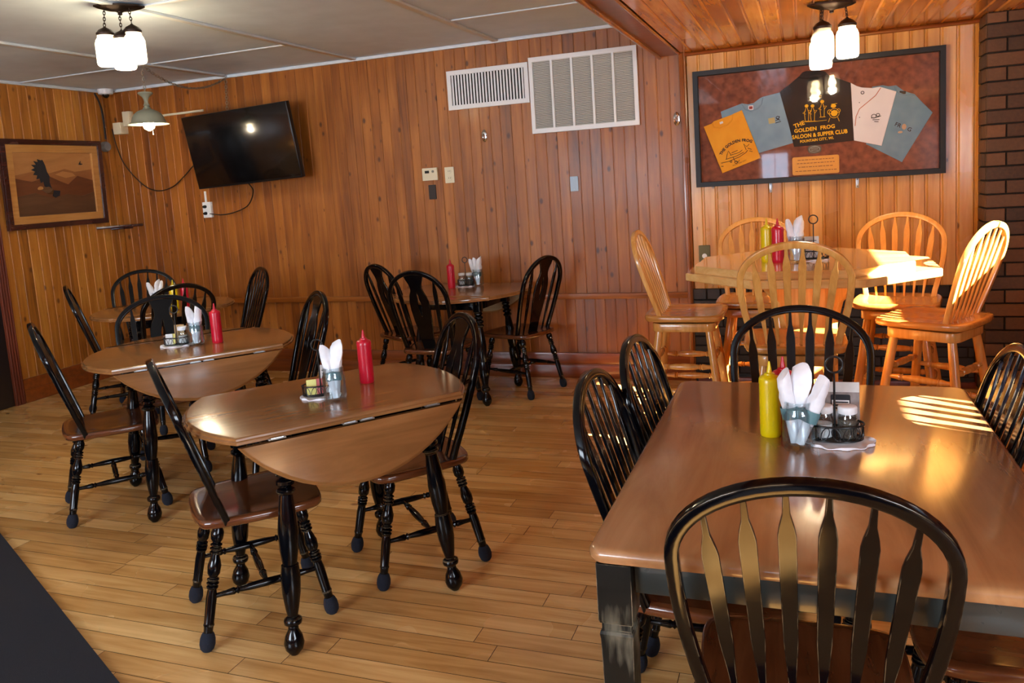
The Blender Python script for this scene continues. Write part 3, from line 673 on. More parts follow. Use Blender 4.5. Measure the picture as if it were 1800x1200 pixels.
def drop_leaf(name_lab, x, y, deg, a=.49, b=.54, cut=.335, near='down', far='down', legdeg=None, spread=(.31, .30), gap=.006):
    t = empty('drop_leaf_table', (x, y, 0), math.radians(deg)); tag(t, name_lab, 'table'); Z = .76
    v0 = -cut if near == 'down' else -cut; v1 = cut
    mb = MB(); molded(mb, chord_outline(a, b, -cut, cut), Z); tp = mb.build('tabletop', M['top'], t, sharp=30)
    for side, st in ((-1, near), (1, far)):
        o = chord_outline(a, b, cut+.003, None); o = [(u, v-cut) for u, v in o]    # leaf outline with hinge at v=0
        if side < 0: o = [(u, -v) for u, v in o][::-1]
        if st == 'up':
            mb = MB(); molded(mb, [(u, v+side*cut) for u, v in o], Z); mb.build('leaf', M['top'], t, sharp=30)
        else:
            mb = MB(); molded(mb, [(u, v) for u, v in o], 0, 2)
            # rotate about the hinge so that the leaf hangs, its face outwards
            Rm = Matrix.Rotation(math.radians(86)*(1 if side < 0 else -1), 4, 'X')
            off = V((0, side*(cut+gap), Z-.020-gap*.8)); mb.v = [tuple(Rm @ V(p)+off) for p in mb.v]
            lf = mb.build('leaf', [M['top'], M['leafunder']], t, sharp=30)
            for pl in lf.data.polygons:
                if pl.area > .02 and pl.normal.y*side < -.5: pl.material_index = 1
        for hx in (-.27, -.03, .03, .27) if st == 'down' else ():
            mb = MB(); mb.box((hx, side*(cut+.001), Z-.0225), (.055 if abs(hx) > .1 else .05, .022, .003)); mb.tube([(hx-.02, side*(cut+.006), Z-.021), (hx+.02, side*(cut+.006), Z-.021)], .003, 6); mb.build('hinge', M['steel'], t)
    # apron box
    sx, sy = spread; la = math.radians((legdeg if legdeg is not None else deg)-deg); rot = lambda p: (p[0]*math.cos(la)-p[1]*math.sin(la), p[0]*math.sin(la)+p[1]*math.cos(la))
    Rz = Matrix.Rotation(la, 3, 'Z'); ix, iy = sx-.045, sy-.045
    for c, s_ in (((0, -iy, .69), (2*ix-.05, .02, .085)), ((0, iy, .69), (2*ix-.05, .02, .085)), ((-ix, 0, .69), (.02, 2*iy-.05, .085)), ((ix, 0, .69), (.02, 2*iy-.05, .085))):
        mb = MB(); mb.box(Rz @ V(c), s_, .003, Rz); mb.build('apron', M['black'], t)
    for k1 in (-1, 1):
        for k2 in (-1, 1):
            mb = MB(); px, py = rot((k1*ix, k2*iy)); fx, fy = rot((k1*sx, k2*sy))
            mb.box((px, py, .685), (.052, .052, .098), .004, Rz)
            mb.lathe(TLEG, (px, py, .638), (fx, fy, 0), 18); mb.build('leg', M['black'], t, sharp=50)
    return t
drop_leaf('nearest round drop-leaf table with both leaves down, brown top and black turned legs', -1.672, 2.460, 50, a=.502, legdeg=55, gap=.010)
drop_leaf('middle round drop-leaf table with its near leaf hanging, left of the nearest one', -2.986, 3.23, 49, a=.51, b=.52, legdeg=53, far='up')
drop_leaf('round drop-leaf table at the back wall with its far leaf down', -2.28, 5.13, -5, near='up', far='down', spread=(.27, .26))
drop_leaf('round table in the far left corner, both leaves up', -4.36, 4.49, 50, a=.485, b=.485, cut=.30, near='up', far='up', spread=(.25, .25))
# ------------------------------------------------------------------ rectangular table
t = empty('rectangular_table', (.022, 2.125, 0)); tag(t, 'large rectangular dining table with brown top and square black legs', 'table')
o = rrect(.892, 1.325, .035, 5)
mb = MB()
def RR(c, z): return [(px*(1-c/.446), py*(1-c/.66), z) for px, py in o]
mb.rings([RR(.010, .728), RR(.003, .731), RR(0, .738), RR(0, .748), RR(.004, .756), RR(.011, .76)]); mb.build('tabletop', M['top_y'], t, sharp=35)
for k in (-1, 1):
    mb = MB(); mb.box((k*.393, 0, .694), (.022, 1.17, .066), .002); mb.build('apron', M['apron'], t)
    mb = MB(); mb.box((0, k*.622, .694), (.71, .022, .066), .002); mb.build('apron', M['apron'], t)
for k1 in (-1, 1):
    for k2 in (-1, 1):
        cx, cy = k1*.393, k2*.622; mb = MB()
        def sq(h, z): return [(cx+px, cy+py, z) for px, py in ((-h, -h), (h, -h), (h, h), (-h, h))]
        mb.rings([sq(.024, 0), sq(.025, .004), sq(.033, .565), sq(.0345, .576), sq(.033, .582), sq(.030, .585), sq(.030, .598), sq(.033, .600), sq(.0355, .607), sq(.0355, .7275)]); mb.build('leg', M['black2'], t, sharp=20)
# ------------------------------------------------------------------ high octagonal table
OX, OY, OR = .012, 4.09, .597
t = empty('high_table', (OX, OY, 0)); tag(t, 'high octagonal golden oak table with a raised glossy centre', 'table')
def octo(r, z, dx=0, dy=0): return [(dx+r*math.cos(.383+PI/4*i), dy+.975*r*math.sin(.383+PI/4*i), z) for i in range(8)]
mb = MB(); mb.rings([octo(OR-.004, .964), octo(OR, .968), octo(OR, .996), octo(OR-.004, 1.0)]); mb.build('lower_tabletop', M['oak_top'], t, sharp=20)
mb = MB(); mb.rings([octo(.513, .9995, -.03, -.03), octo(.515, 1.002, -.03, -.03), octo(.515, 1.031, -.03, -.03), octo(.511, 1.035, -.03, -.03)]); mb.build('raised_tabletop', M['oak_top'], t, sharp=20)
for k in range(4):
    mb = MB(); ang = PI/4+k*PI/2; U = V((math.cos(ang), math.sin(ang), 0))
    out = [(.0, .06), (.36, .06), (.36, .10), (.20, .16), (.16, .26), (.16, .72), (.20, .84), (.30, .94), (.34, .964), (0, .964)]
    mb.prism(out, (0, 0, 0), U, (0, 0, 1), .036, .003); mb.build('pedestal_fin', M['oak'], t)
mb = MB(); mb.lathe([(0, .13), (1, .13)], (0, 0, .10), (0, 0, .962), 8); mb.build('pedestal_column', M['oak'], t, sharp=20)
mb = MB(); mb.rings([octo(.36, 0), octo(.36, .05), octo(.35, .06)]); mb.build('pedestal_base', M['oak'], t, sharp=20)

# ------------------------------------------------------------------ things on the tables
def bottle(kind):
    t = empty('mustard_bottle' if kind == 'm' else 'ketchup_bottle'); mt = M['mustard'] if kind == 'm' else M['ketchup']
    mb = MB(); mb.lathe([(0, .026), (.02, .0275), (.1, .028), (.95, .0275), (1, .0265)], (0, 0, 0), (0, 0, .148), 26); mb.build('bottle_body', mt, t, sharp=50)
    mb = MB(); mb.lathe([(0, .0285), (.02, .0285), (.22, .028), (.30, .0255), (.36, .018), (.40, .014), (.46, .0135), (.50, .0075), (.96, .0028), (1, .0018)], (0, 0, .146), (0, 0, .207), 26); mb.build('nozzle_cap', mt, t, sharp=50)
    return t
BM, BK = bottle('m'), bottle('k'); bu = set()
for kind, x, y, z, lab in [('k', -.064, 2.285, .76, 'red ketchup bottle behind the yellow bottle and the napkins on the rectangular table'),
 ('m', -.097, 2.225, .76, 'yellow mustard bottle on the rectangular table'),
 ('k', -1.607, 2.640, .76, 'red ketchup bottle on the nearest drop-leaf table'), ('k', -2.90, 3.325, .76, 'red ketchup bottle on the middle drop-leaf table'),
 ('k', -2.395, 5.20, .76, 'red ketchup bottle on the drop-leaf table at the back wall'), ('k', -4.13, 4.455, .76, 'red ketchup bottle on the round corner table'),
 ('m', -4.15, 4.375, .76, 'yellow mustard bottle on the round corner table'), ('k', -.118, 3.935, 1.035, 'red ketchup bottle on the high octagonal table'),
 ('m', -.168, 3.975, 1.035, 'yellow mustard bottle on the high octagonal table')]:
    p = BM if kind == 'm' else BK
    if kind in bu: q = dup(p, (x, y, z), 0)
    else: q = p; bu.add(kind); q.location = (x, y, z)
    tag(q, lab, 'bottle', 'mustard squeeze bottles' if kind == 'm' else 'ketchup squeeze bottles')
def mason_jar():
    mb = MB(); mb.lathe([(0, .034), (.03, .039), (.10, .041), (.72, .041), (.80, .038), (.84, .035), (.86, .0375), (.885, .035), (.905, .0375), (.93, .035), (.96, .0370), (1, .0362), (1, .0335), (.90, .0325), (.80, .035), (.70, .0382), (.12, .0382), (.07, .033), (.06, .002)], (0, 0, 0), (0, 0, .122), 26, cap=False)
    return mb.build('mason_jar', M['glass'])
MJ = mason_jar()
def roll_mb(L, r0, r1, tip, seed):
    rr = random.Random(seed); mb = MB(); n = 14; rs = []
    for i in range(13):
        k = i/12; r = r0+(r1-r0)*k**1.3
        if k > .86: r *= 1-(k-.86)*tip
        tw = k*1.2
        rs.append([(r*math.cos(2*PI*j/n+tw)*(1+.10*math.sin(j*2.2+seed)+.05*rr.uniform(-1, 1))*(1 if k < .7 else 1.15), r*math.sin(2*PI*j/n+tw)*(1+.08*math.cos(j*1.7+seed))*(1 if k < .7 else .75), L*k+(.014*math.cos(2*PI*j/n+seed) if k > .9 else 0)) for j in range(n)])
    mb.rings(rs); return mb
def napkin(L=.185, r0=.0125, r1=.019, tip=3.0, seed=1, bz=.064):
    t = empty('rolled_napkin'); roll_mb(L, r0, r1, tip, seed).build('napkin', M['napkin'], t, sharp=60)
    rb = r0+(r1-r0)*((bz+.015)/L)**1.3+.0022
    mb = MB(); mb.lathe([(0, rb*1.10), (1, rb*1.18)], (0, 0, bz), (0, 0, bz+.032), 18, cap=False); mb.build('paper_band', M['band'], t); return t
NP = [napkin(r1=.026, seed=1), napkin(L=.195, r1=.031, seed=3, tip=2.6), napkin(L=.182, r1=.027, seed=5, tip=1.5)]
nu = set()
def put_napkin(k, x, y, z, lean, az, label, grp):
    q = NP[k] if k not in nu else dup(NP[k], (0, 0, 0), 0); nu.add(k)
    q.location = (x, y, z); q.rotation_euler = Matrix(((1, 0, 0), (0, 1, 0), (0, 0, 1))).to_euler()
    d = V((math.sin(lean)*math.cos(az), math.sin(lean)*math.sin(az), math.cos(lean))); q.rotation_euler = d.to_track_quat('Z', 'Y').to_euler()
    tag(q, label, 'napkin', grp)
first = [True]
def jar_at(x, y, z, place, rolls, s=1):
    j = MJ if first[0] else MJ.copy()
    if not first[0]: COL.objects.link(j)
    first[0] = False; j.location = (x, y, z); tag(j, 'clear glass mason jar holding rolled napkins on the %s' % place, 'jar', 'mason jars of napkins')
    for (k, lean, az, dx, dy, wh) in rolls:
        put_napkin(k, x+dx, y+dy, z+.009, lean, az, '%s white rolled napkin in the jar on the %s' % (wh, place), 'rolled napkins in jars')
def doily(x, y, z, r, place, rot=0, sx=1):
    mb = MB(); n = 60; rs = []
    for k, h in ((.15, .0012), (.8, .0012), (.93, .0015), (1, .002)):
        rs.append([(sx*r*k*(1+(.05*math.cos(12*2*PI*i/n) if k > .9 else 0))*math.cos(2*PI*i/n), r*k*(1+(.05*math.cos(12*2*PI*i/n) if k > .9 else 0))*math.sin(2*PI*i/n), h+(.003*math.sin(7*2*PI*i/n)+.003 if k == 1 else 0)) for i in range(n)])
    rs = [[(p[0], p[1], 0) for p in r_] for r_ in rs[:1]]+rs
    mb.rings([[(a, b, .0001) for a, b, c in rs[-1]]]+[r_ for r_ in rs[::-1]][0:4]); q = mb.build('paper_doily', M['doily'], sharp=60); q.location = (x, y, z+.0004); q.rotation_euler = (0, 0, rot)
    tag(q, 'white scalloped paper doily on the %s' % place, 'doily', 'paper doilies'); return q
def caddy():
    # oval wire basket with scrolls, a post and a ring on top
    t = empty('wire_caddy'); a, b = .064, .040
    el = lambda k, z, n=36: [(a*k*math.cos(2*PI*i/n), b*k*math.sin(2*PI*i/n), z) for i in range(n)]
    mb = MB(); mb.tube(el(1, .006), .0022, 6, closed=True); mb.tube(el(1.04, .042), .0026, 6, closed=True)
    for i in range(-3, 4): mb.tube([(a*math.sqrt(max(0, 1-(i*.25)**2))*-1, b*i*.25, .005), (a*math.sqrt(max(0, 1-(i*.25)**2)), b*i*.25, .005)], .0014, 6)
    for i in range(16):
        p0 = 2*PI*i/16; pts = []
        for j in range(13):
            th = 2*PI*j/12; ph = p0+.16*math.cos(th); pts.append((a*1.02*math.cos(ph), b*1.02*math.sin(ph), .024+.016*math.sin(th+(.5 if i % 2 else -.5))))
        mb.tube(pts[:-1], .0013, 5, closed=True)
    mb.build('basket', M['metal_black'], t, sharp=60)
    mb = MB(); mb.tube([(0, 0, .005), (0, 0, .168)], .0026, 8); R = .020
    mb.tube([(R*math.cos(2*PI*i/20), 0, .168+R+R*math.sin(2*PI*i/20)) for i in range(20)], .0028, 8, closed=True); mb.build('handle', M['metal_black'], t, sharp=60)
    return t
CD = caddy(); cf = [True]
def caddy_at(x, y, z, rz, label, sc_=1):
    q = CD if cf[0] else dup(CD, (x, y, z), rz); cf[0] = False; q.location = (x, y, z+.0015); q.rotation_euler = (0, 0, rz); q.scale = (sc_,)*3; tag(q, label, 'caddy', 'wire condiment caddies'); return q
def shaker(fillmat, lidmat, fh=.5):
    t = empty('shaker')
    mb = MB(); mb.lathe([(0, .018), (.05, .0205), (.75, .0205), (.9, .018), (1, .0165)], (0, 0, 0), (0, 0, .060), 20); mb.build('glass_body', M['glass'], t, sharp=50)
    mb = MB(); mb.lathe([(0, .016), (.05, .0185), (1, .0185)], (0, 0, .003), (0, 0, .06*fh), 18); mb.build('contents', fillmat, t)
    mb = MB(); mb.lathe([(0, .0195), (.1, .0203), (.8, .0203), (.95, .019), (1, .017)], (0, 0, .058), (0, 0, .074), 20); mb.build('lid', lidmat, t, sharp=50)
    return t
def packet(x, y, z, rz, lean, mat, label, w=.036, h=.056, name='sweetener_packet', th=.0022):
    mb = MB(); mb.prism(rrect(w, h, .003, 2), (0, 0, h/2), (1, 0, 0), (0, 0, 1), th, .0006); q = mb.build(name, mat); q.location = (x, y, z); q.rotation_euler = (lean, 0, rz)
    tag(q, label, 'packet', 'sweetener packets'); return q
def card(x, y, z, rz, w, h, label, style='print', lean=-.12):
    t = empty('table_card', (x, y, z), rz); t.rotation_euler = (lean, 0, rz); tag(t, label, 'card', 'table cards')
    mb = MB(); mb.box((0, 0, h/2), (w, .0016, h)); mb.build('card_sheet', M['cardgrey'] if style == 'phone' else M['paper'] if style == 'white' else M['kraft'], t)
    if style == 'phone':
        mb = MB(); mb.box((0, -.0012, h*.90), (w, .0012, h*.20)); mb.build('header_strip', M['paper'], t)
        mb = MB(); mb.prism(rrect(w*.52, h*.62, .004, 3), (0, -.0014, h*.44), (1, 0, 0), (0, 0, 1), .001); mb.build('phone_picture', M['ink'], t)
        mb = MB(); mb.box((0, -.0024, h*.40), (w*.46, .0006, h*.48)); mb.build('phone_screen', M['white'], t)
        mb = MB()
        for k, ww in ((.60, .40), (.54, .42), (.48, .32)): mb.box((0, -.003, h*k), (w*ww, .0004, h*.025))
        mb.build('print_lines', M['ink'], t)
    if style == 'white':
        mb = MB()
        for k in range(5): mb.box((0, -.0012, h*(.8-.13*k)), (w*(.7-.1*(k % 2)), .0004, h*.03))
        mb.build('print_lines', M['ink'], t)
    return t
# rectangular table
T = 'rectangular table'
doily(.078, 2.190, .76, .066, T, .2, 1.3)
jar_at(-.024, 2.148, .76, T, [(2, .16, 2.9, -.008, 0, 'left'), (1, .05, 1.0, .002, .010, 'middle, tallest'), (2, .36, .15, .002, -.012, 'right-leaning')])
caddy_at(.066, 2.200, .762, .05, 'black wire caddy with a ring handle and two shakers on the rectangular table', 1.08)
card(.083, 2.238, .772, .02, .094, .135, 'grey printed card with a phone picture in the caddy on the rectangular table', 'phone')
SH1 = shaker(M['salt'], M['white'], .55); SH1.scale = (1.2,)*3; SH1.location = (.038, 2.196, .7695); tag(SH1, 'glass salt shaker with white lid in the caddy on the rectangular table', 'shaker')
SH2 = shaker(M['pepper'], M['white'], .75); SH2.scale = (1.2,)*3; SH2.location = (.097, 2.196, .7695); tag(SH2, 'glass pepper shaker with white lid on the rectangular table', 'shaker')
# nearest drop-leaf table
T = 'nearest drop-leaf table'
doily(-1.680, 2.430, .76, .062, T, .5, 1.15)
jar_at(-1.592, 2.392, .76, T, [(0, .20, 3.0, .004, 0, 'left'), (1, .10, 1.2, 0, .005, 'right, tallest')])
caddy_at(-1.680, 2.435, .762, .6, 'black wire caddy of sweetener packets on the nearest drop-leaf table')
for k, (mt, cl) in enumerate(((M['paleyellow'], 'pale yellow'), (M['pink'], 'pink'), (M['pink'], 'pink'), (M['paper'], 'white'))):
    packet(-1.705+.012*k, 2.415+.010*k, .769, .6, -.2-.05*k, mt, '%s sweetener packet in the caddy on the nearest drop-leaf table' % cl if k != 2 else 'pink sweetener packet at the back of the caddy on the nearest drop-leaf table')
card(-1.672, 2.457, .771, .45, .034, .10, 'tall white card standing in the caddy on the nearest drop-leaf table', 'white')
# middle drop-leaf table
T = 'middle drop-leaf table'
doily(-3.09, 3.235, .76, .064, T, .4, 1.25)
jar_at(-2.982, 3.262, .76, T, [(0, .16, 3.3, .004, 0, 'left'), (2, .14, .5, -.002, .004, 'right')])
caddy_at(-3.087, 3.24, .762, .5, 'black wire caddy with a lidded jar and packets on the middle drop-leaf table')
q = dup(SH1, (-3.062, 3.258, .7695), 0, 'small glass shaker with pale lid in the caddy on the middle drop-leaf table')
packet(-3.115, 3.213, .769, .5, -.2, M['paper'], 'white sweetener packet in the caddy on the middle drop-leaf table')
packet(-3.107, 3.221, .769, .5, -.3, M['paleyellow'], 'pale yellow sweetener packet in the caddy on the middle drop-leaf table')
card(-3.084, 3.256, .771, .4, .05, .095, 'brown kraft card standing in the caddy on the middle drop-leaf table', 'kraft')
# corner table
T = 'round corner table'
jar_at(-4.285, 4.36, .76, T, [(0, .30, 3.5, .004, 0, 'left'), (1, .05, .5, 0, .004, 'middle'), (0, .22, .6, -.004, 0, 'right')])
# back wall table
T = 'drop-leaf table at the back wall'
doily(-2.315, 5.27, .76, .055, T, .0, 1.2)
jar_at(-2.222, 5.285, .76, T, [(0, .34, 2.9, .006, 0, 'left'), (0, .12, 2.8, 0, .004, 'middle'), (1, .10, .3, 0, -.004, 'right')])
caddy_at(-2.315, 5.28, .762, 0, 'black wire caddy with shakers on the drop-leaf table at the back wall')
dup(SH1, (-2.345, 5.276, .7695), 0, 'left glass shaker with white lid on the drop-leaf table at the back wall')
dup(SH2, (-2.285, 5.276, .7695), 0, 'right glass shaker with white lid on the drop-leaf table at the back wall')
card(-2.300, 5.305, .771, 0, .055, .09, 'brown kraft card standing in the caddy on the drop-leaf table at the back wall', 'kraft')
packet(-2.372, 5.225, .7615, .8, -1.35, M['paper'], 'white creamer packet lying beside the caddy on the back wall drop-leaf table', .03, .03)
# high table
T = 'high octagonal table'
jar_at(-.035, 3.93, 1.035, T, [(0, .22, 3.0, .004, 0, 'left'), (1, .06, .5, 0, .004, 'middle, tallest'), (2, .12, .3, -.002, -.002, 'right')])
doily(.04, 3.985, 1.035, .055, T, 0, 1.2)
caddy_at(.04, 3.99, 1.037, .0, 'black wire caddy with a ring handle on the high octagonal table')
card(.03, 4.0, 1.046, .1, .07, .10, 'white printed card standing in the caddy on the high octagonal table', 'white')
# ------------------------------------------------------------------ ceiling lamps: three mason jars on chains
def chain_mb(mb, p0, p1, link=.016, r=.0016, sag=0):
    p0, p1 = V(p0), V(p1); L = (p1-p0).length+sag*1.6; n = max(2, int(L/(link*.78)))
    pts = [p0.lerp(p1, i/n)-V((0, 0, sag*4*(i/n)*(1-i/n))) for i in range(n+1)]
    for i in range(n):
        a, b = pts[i], pts[i+1]; d = (b-a).normalized(); c = (a+b)/2
        s1 = d.orthogonal().normalized(); s2 = d.cross(s1); sd = s1 if i % 2 else s2
        mb.tube([c+d*(link*.62*math.cos(2*PI*j/10))+sd*(link*.30*math.sin(2*PI*j/10)) for j in range(10)], r, 5, closed=True)
def jar_lamp(x, y, zc, jars, label, power, rz):
    t = empty('jar_ceiling_lamp', (x, y, zc)); tag(t, label, 'ceiling lamp', 'mason jar ceiling lamps')
    mb = MB(); o = [(.115*math.cos(2*PI*i/40)*(1+.05*math.cos(8*2*PI*i/40)), .058*math.sin(2*PI*i/40)*(1+.05*math.cos(8*2*PI*i/40))) for i in range(40)]
    rot = lambda p, k: (k*(p[0]*math.cos(rz)-p[1]*math.sin(rz)), k*(p[0]*math.sin(rz)+p[1]*math.cos(rz)))
    mb.rings([[(*rot(p, k), z) for p in o] for k, z in ((1, 0), (1, -.008), (.86, -.016), (.55, -.026), (.2, -.030), (.09, -.036), (.09, -.046), (.02, -.05))]); mb.build('canopy', M['bronze'], t)
    for dx, dy, zt in jars:      # zt: top of the cap, relative
        mb = MB(); chain_mb(mb, (dx*.9, dy*.9, -.012), (dx, dy, zt+.004), .018, .0022); mb.build('chain', M['bronze'], t)
        mb = MB(); mb.lathe([(0, .043), (.25, .045), (.35, .041), (.6, .032), (.85, .012), (.9, .008), (1, .005)], (dx, dy, zt-.042), (dx, dy, zt+.004), 22, cap=True); mb.build('cap', M['bronze'], t, sharp=50)
        mb = MB(); zb = zt-.195
        mb.lathe([(0, .02), (.0, .046), (.04, .052), (.12, .054), (.72, .054), (.84, .048), (.90, .041), (1, .041)], (dx, dy, zb), (dx, dy, zt-.038), 26, cap=False); g = mb.build('jar', M['lampglass'], t, sharp=60)
        mb = MB(); mb.lathe([(0, .004), (.15, .020), (.35, .029), (.55, .029), (.8, .017), (1, .013)], (dx, dy, zb+.035), (dx, dy, zb+.135), 18); bl = mb.build('bulb', M['bulb'], g)
        lp = light('lamp_glow', 'POINT', (0, 0, 0), power, (1, .84, .60), shadow_soft_size=.03); lp.parent = t; lp.location = (dx, dy, zb+.022)
jar_lamp(-3.285, 3.325, 2.522, [(-.075, -.038, -.105), (.058, .010, -.100), (.010, -.015, -.128)], 'three lit glass jars hanging from the painted ceiling at the left', LAMP_P, .75)
jar_lamp(.150, 4.455, 2.274, [(-.045, -.022, -.082), (.072, .018, -.078), (-.055, -.005, -.122)], 'three lit glass jars hanging from the wood ceiling above the octagonal table', LAMP_P, .3)
# pendant lamp on a chain
PX, PYY = -4.572, 4.775
t = empty('pendant_lamp', (PX, PYY, 2.53)); tag(t, 'grey enamel pendant lamp hanging on a chain in the left corner', 'pendant lamp')
mb = MB(); mb.tube([(0, 0, 0), (0, 0, -.02), (.008, 0, -.032), (.014, 0, -.022)], .002, 6); mb.build('ceiling_hook', M['chain'], t)
mb = MB(); chain_mb(mb, (0, 0, -.028), (0, 0, -.205), .030, .0026); mb.build('chain', M['chain'], t)
mb = MB(); mb.lathe([(0, .018), (0, .050), (.04, .053), (.07, .046), (.14, .026), (.22, .017), (.30, .014), (.37, .018), (.40, .024), (.42, .018), (.46, .020), (.48, .027), (.52, .030), (.55, .048), (.60, .074), (.68, .096), (.78, .110), (.87, .117), (.92, .122), (.96, .130), (1, .144), (1, .141), (.95, .124), (.9, .116), (.82, .108), (.7, .090), (.62, .066)], (0, 0, -.205), (0, 0, -.440), 30, cap=False); mb.build('shade', M['lampgreen'], t, sharp=60)
mb = MB(); mb.lathe([(0, .012), (.2, .016), (.45, .036), (.65, .042), (.85, .034), (1, .006)], (0, 0, -.375), (0, 0, -.487), 20); mb.build('bulb', M['bulb'], t)
mb = MB(); mb.tube([(.03, 0, -.43), (.031, 0, -.505)], .002, 6); mb.lathe([(0, .003), (1, .0045)], (.031, 0, -.503), (.031, 0, -.517), 8); mb.build('pull_switch', M['white'], t)
lp = light('pendant_glow', 'POINT', (0, 0, 0), LAMP_P*.8, (1, .84, .60), shadow_soft_size=.04); lp.parent = t; lp.location = (0, 0, -.52)
mb = MB(); chain_mb(mb, (-4.56, 4.79, 2.505), (-4.50, 5.60, 2.50), .030, .0022, sag=.115); mb.tube([(-4.50, 5.6, 2.53), (-4.50, 5.6, 2.505)], .0022, 6); chain_mb(mb, (-4.50, 5.60, 2.50), (-4.435, 5.5, 2.23), .030, .0022)
tag(mb.build('swag_chain', M['chain']), 'thin chain swagged below the ceiling from the pendant lamp to the television', 'chain')
# ------------------------------------------------------------------ television
TVQ = Matrix.Translation((-4.276, 5.418, 1.912)) @ Matrix.Rotation(-.029, 4, 'Z') @ Matrix.Rotation(.155, 4, 'X') @ Matrix.Rotation(-.035, 4, 'Y')
t = empty('television'); t.matrix_world = TVQ; tag(t, 'large black flat television tilted forward on the back wall', 'television')
TW, TH = 1.064, .601
mb = MB(); mb.box((0, .02, 0), (TW, .045, TH), .006); mb.build('casing', M['tvframe'], t)
mb = MB(); mb.box((0, -.0035, .004), (TW-.018, .003, TH-.026), .001); mb.build('screen', M['tvblack'], t)
mb = MB(); mb.box((.02, -.004, -TH/2+.004), (.05, .004, .006)); mb.build('badge', M['tvframe'], t)
mb = MB(); mb.box((0, .075, -.02), (.30, .07, .24), .006); mb.box((0, .15, -.02), (.06, .10, .06)); mb.build('wall_bracket', M['tvframe'], t)
# cables and surface wiring
def cable(pts, r, label, mat='cable', name='cable'):
    # catmull-rom through the points
    P_ = [V(p) for p in pts]; P_ = [P_[0]*2-P_[1]]+P_+[P_[-1]*2-P_[-2]]; out = []
    for i in range(1, len(P_)-2):
        for j in range(8):
            k = j/8; a, b, c, d = P_[i-1:i+3]
            out.append(.5*((2*b)+(c-a)*k+(2*a-5*b+4*c-d)*k*k+(3*b-a-3*c+d)*k**3))
    out.append(P_[-2]); mb = MB(); mb.tube(out, r, 6); return tag(mb.build(name, M[mat]), label, 'cable')
cable([(-5.80, 5.615, 2.19), (-5.785, 5.63, 2.03), (-5.72, 5.635, 1.86), (-5.55, 5.64, 1.68), (-5.40, 5.645, 1.615), (-5.22, 5.64, 1.64), (-5.05, 5.62, 1.73), (-4.90, 5.56, 1.80), (-4.74, 5.50, 1.86)], .005, 'dark cable looping down from the left corner to behind the television')
cable([(-4.30, 5.50, 1.62), (-4.31, 5.56, 1.55), (-4.42, 5.62, 1.44), (-4.58, 5.63, 1.385), (-4.72, 5.635, 1.37), (-4.84, 5.63, 1.385)], .005, 'dark power cord hanging from under the television to the white outlet')
cable([(XL+.02, 5.50, 2.50), (XL+.03, 5.53, 2.42), (XL+.02, 5.56, 2.30), (XL+.02, 5.56, 2.1)], .009, 'thick dark cable running down the corner from the ceiling camera')
mb = MB(); mb.box((-5.18, YB-.008, 2.262), (.75, .016, .018), .002, Matrix.Rotation(-.01, 3, 'Y')); tag(mb.build('cable_raceway', M['offwhite']), 'white surface raceway running from the corner boxes towards the television', 'raceway')
mb = MB(); mb.box((-5.615, YB-.03, 2.262), (.075, .06, .13), .004); tag(mb.build('junction_box', M['offwhite']), 'taller cream junction box beside the left corner, upper right of the pair', 'box', 'cream junction boxes')
mb = MB(); mb.box((-5.70, YB-.045, 2.185), (.085, .09, .10), .004); tag(mb.build('junction_box', M['offwhite']), 'smaller cream junction box beside the left corner, lower left of the pair', 'box', 'cream junction boxes')
mb = MB(); mb.lathe([(0, .045), (.6, .045), (1, .036)], (XL, 5.55, 2.035), (XL+.045, 5.55, 2.035), 24); tag(mb.build('cable_box', plain('grey_plastic', (120, 122, 124), .4)), 'round grey cable box on the left wall beside the eagle picture', 'box')
t = empty('security_camera', (-5.765, 5.56, 2.53)); tag(t, 'white dome security camera on the ceiling in the left corner', 'camera')
mb = MB(); mb.lathe([(0, .062), (.15, .064), (.9, .060), (1, .05)], (0, 0, 0), (0, 0, -.045), 28); mb.build('housing', M['white'], t, sharp=50)
mb = MB(); mb.lathe([(0, .030), (.4, .029), (.75, .020), (1, .004)], (0, 0, -.043), (0, 0, -.078), 20); mb.build('dome', M['tvblack'], t)
# outlet below the TV, raceway above it
def plate(name, x, z, w_, h_, mat, label, cat, thick=.007):
    t = empty(name, (x, YB, z)); tag(t, label, cat); mb = MB(); mb.prism(rrect(w_, h_, .004, 2), (0, -thick/2-.002, 0), (1, 0, 0), (0, 0, 1), thick, .0015); mb.build('cover_plate', mat, t); return t
t = plate('wall_outlet', -4.865, 1.42, .085, .135, M['white'], 'white wall outlet with plugs below the television', 'outlet', .03)
for dz in (.028, -.030):
    mb = MB(); mb.lathe([(0, .014), (.7, .013), (1, .008)], (-.012, -.03, dz), (-.012, -.062, dz), 14); mb.build('plug', M['dark'], t)
mb = MB(); mb.box((-4.885, YB-.007, 1.53), (.016, .014, .10), .002); tag(mb.build('cable_raceway', M['white']), 'short upright white raceway above the outlet under the television', 'raceway')
t = plate('wall_outlet', -2.551, 1.572, .078, .122, M['offwhite'], 'cream duplex outlet beside the thermostat on the back wall', 'outlet')
for dz in (.026, -.026):
    mb = MB(); mb.prism(rrect(.034, .030, .012, 4), (0, -.0095, dz), (1, 0, 0), (0, 0, 1), .003, .001); sk = mb.build('socket', M['offwhite'], t)
    for dx in (-.007, .007):
        mb = MB(); mb.box((dx, -.0115, dz+.003), (.0025, .001, .009)); mb.build('slot', M['dark'], sk)
t = plate('thermostat', -2.709, 1.588, .128, .096, M['offwhite'], 'cream rectangular thermostat on the back wall', 'thermostat', .026)
mb = MB(); mb.box((-.022, -.029, .018), (.036, .002, .020)); mb.build('display', M['dark'], t)
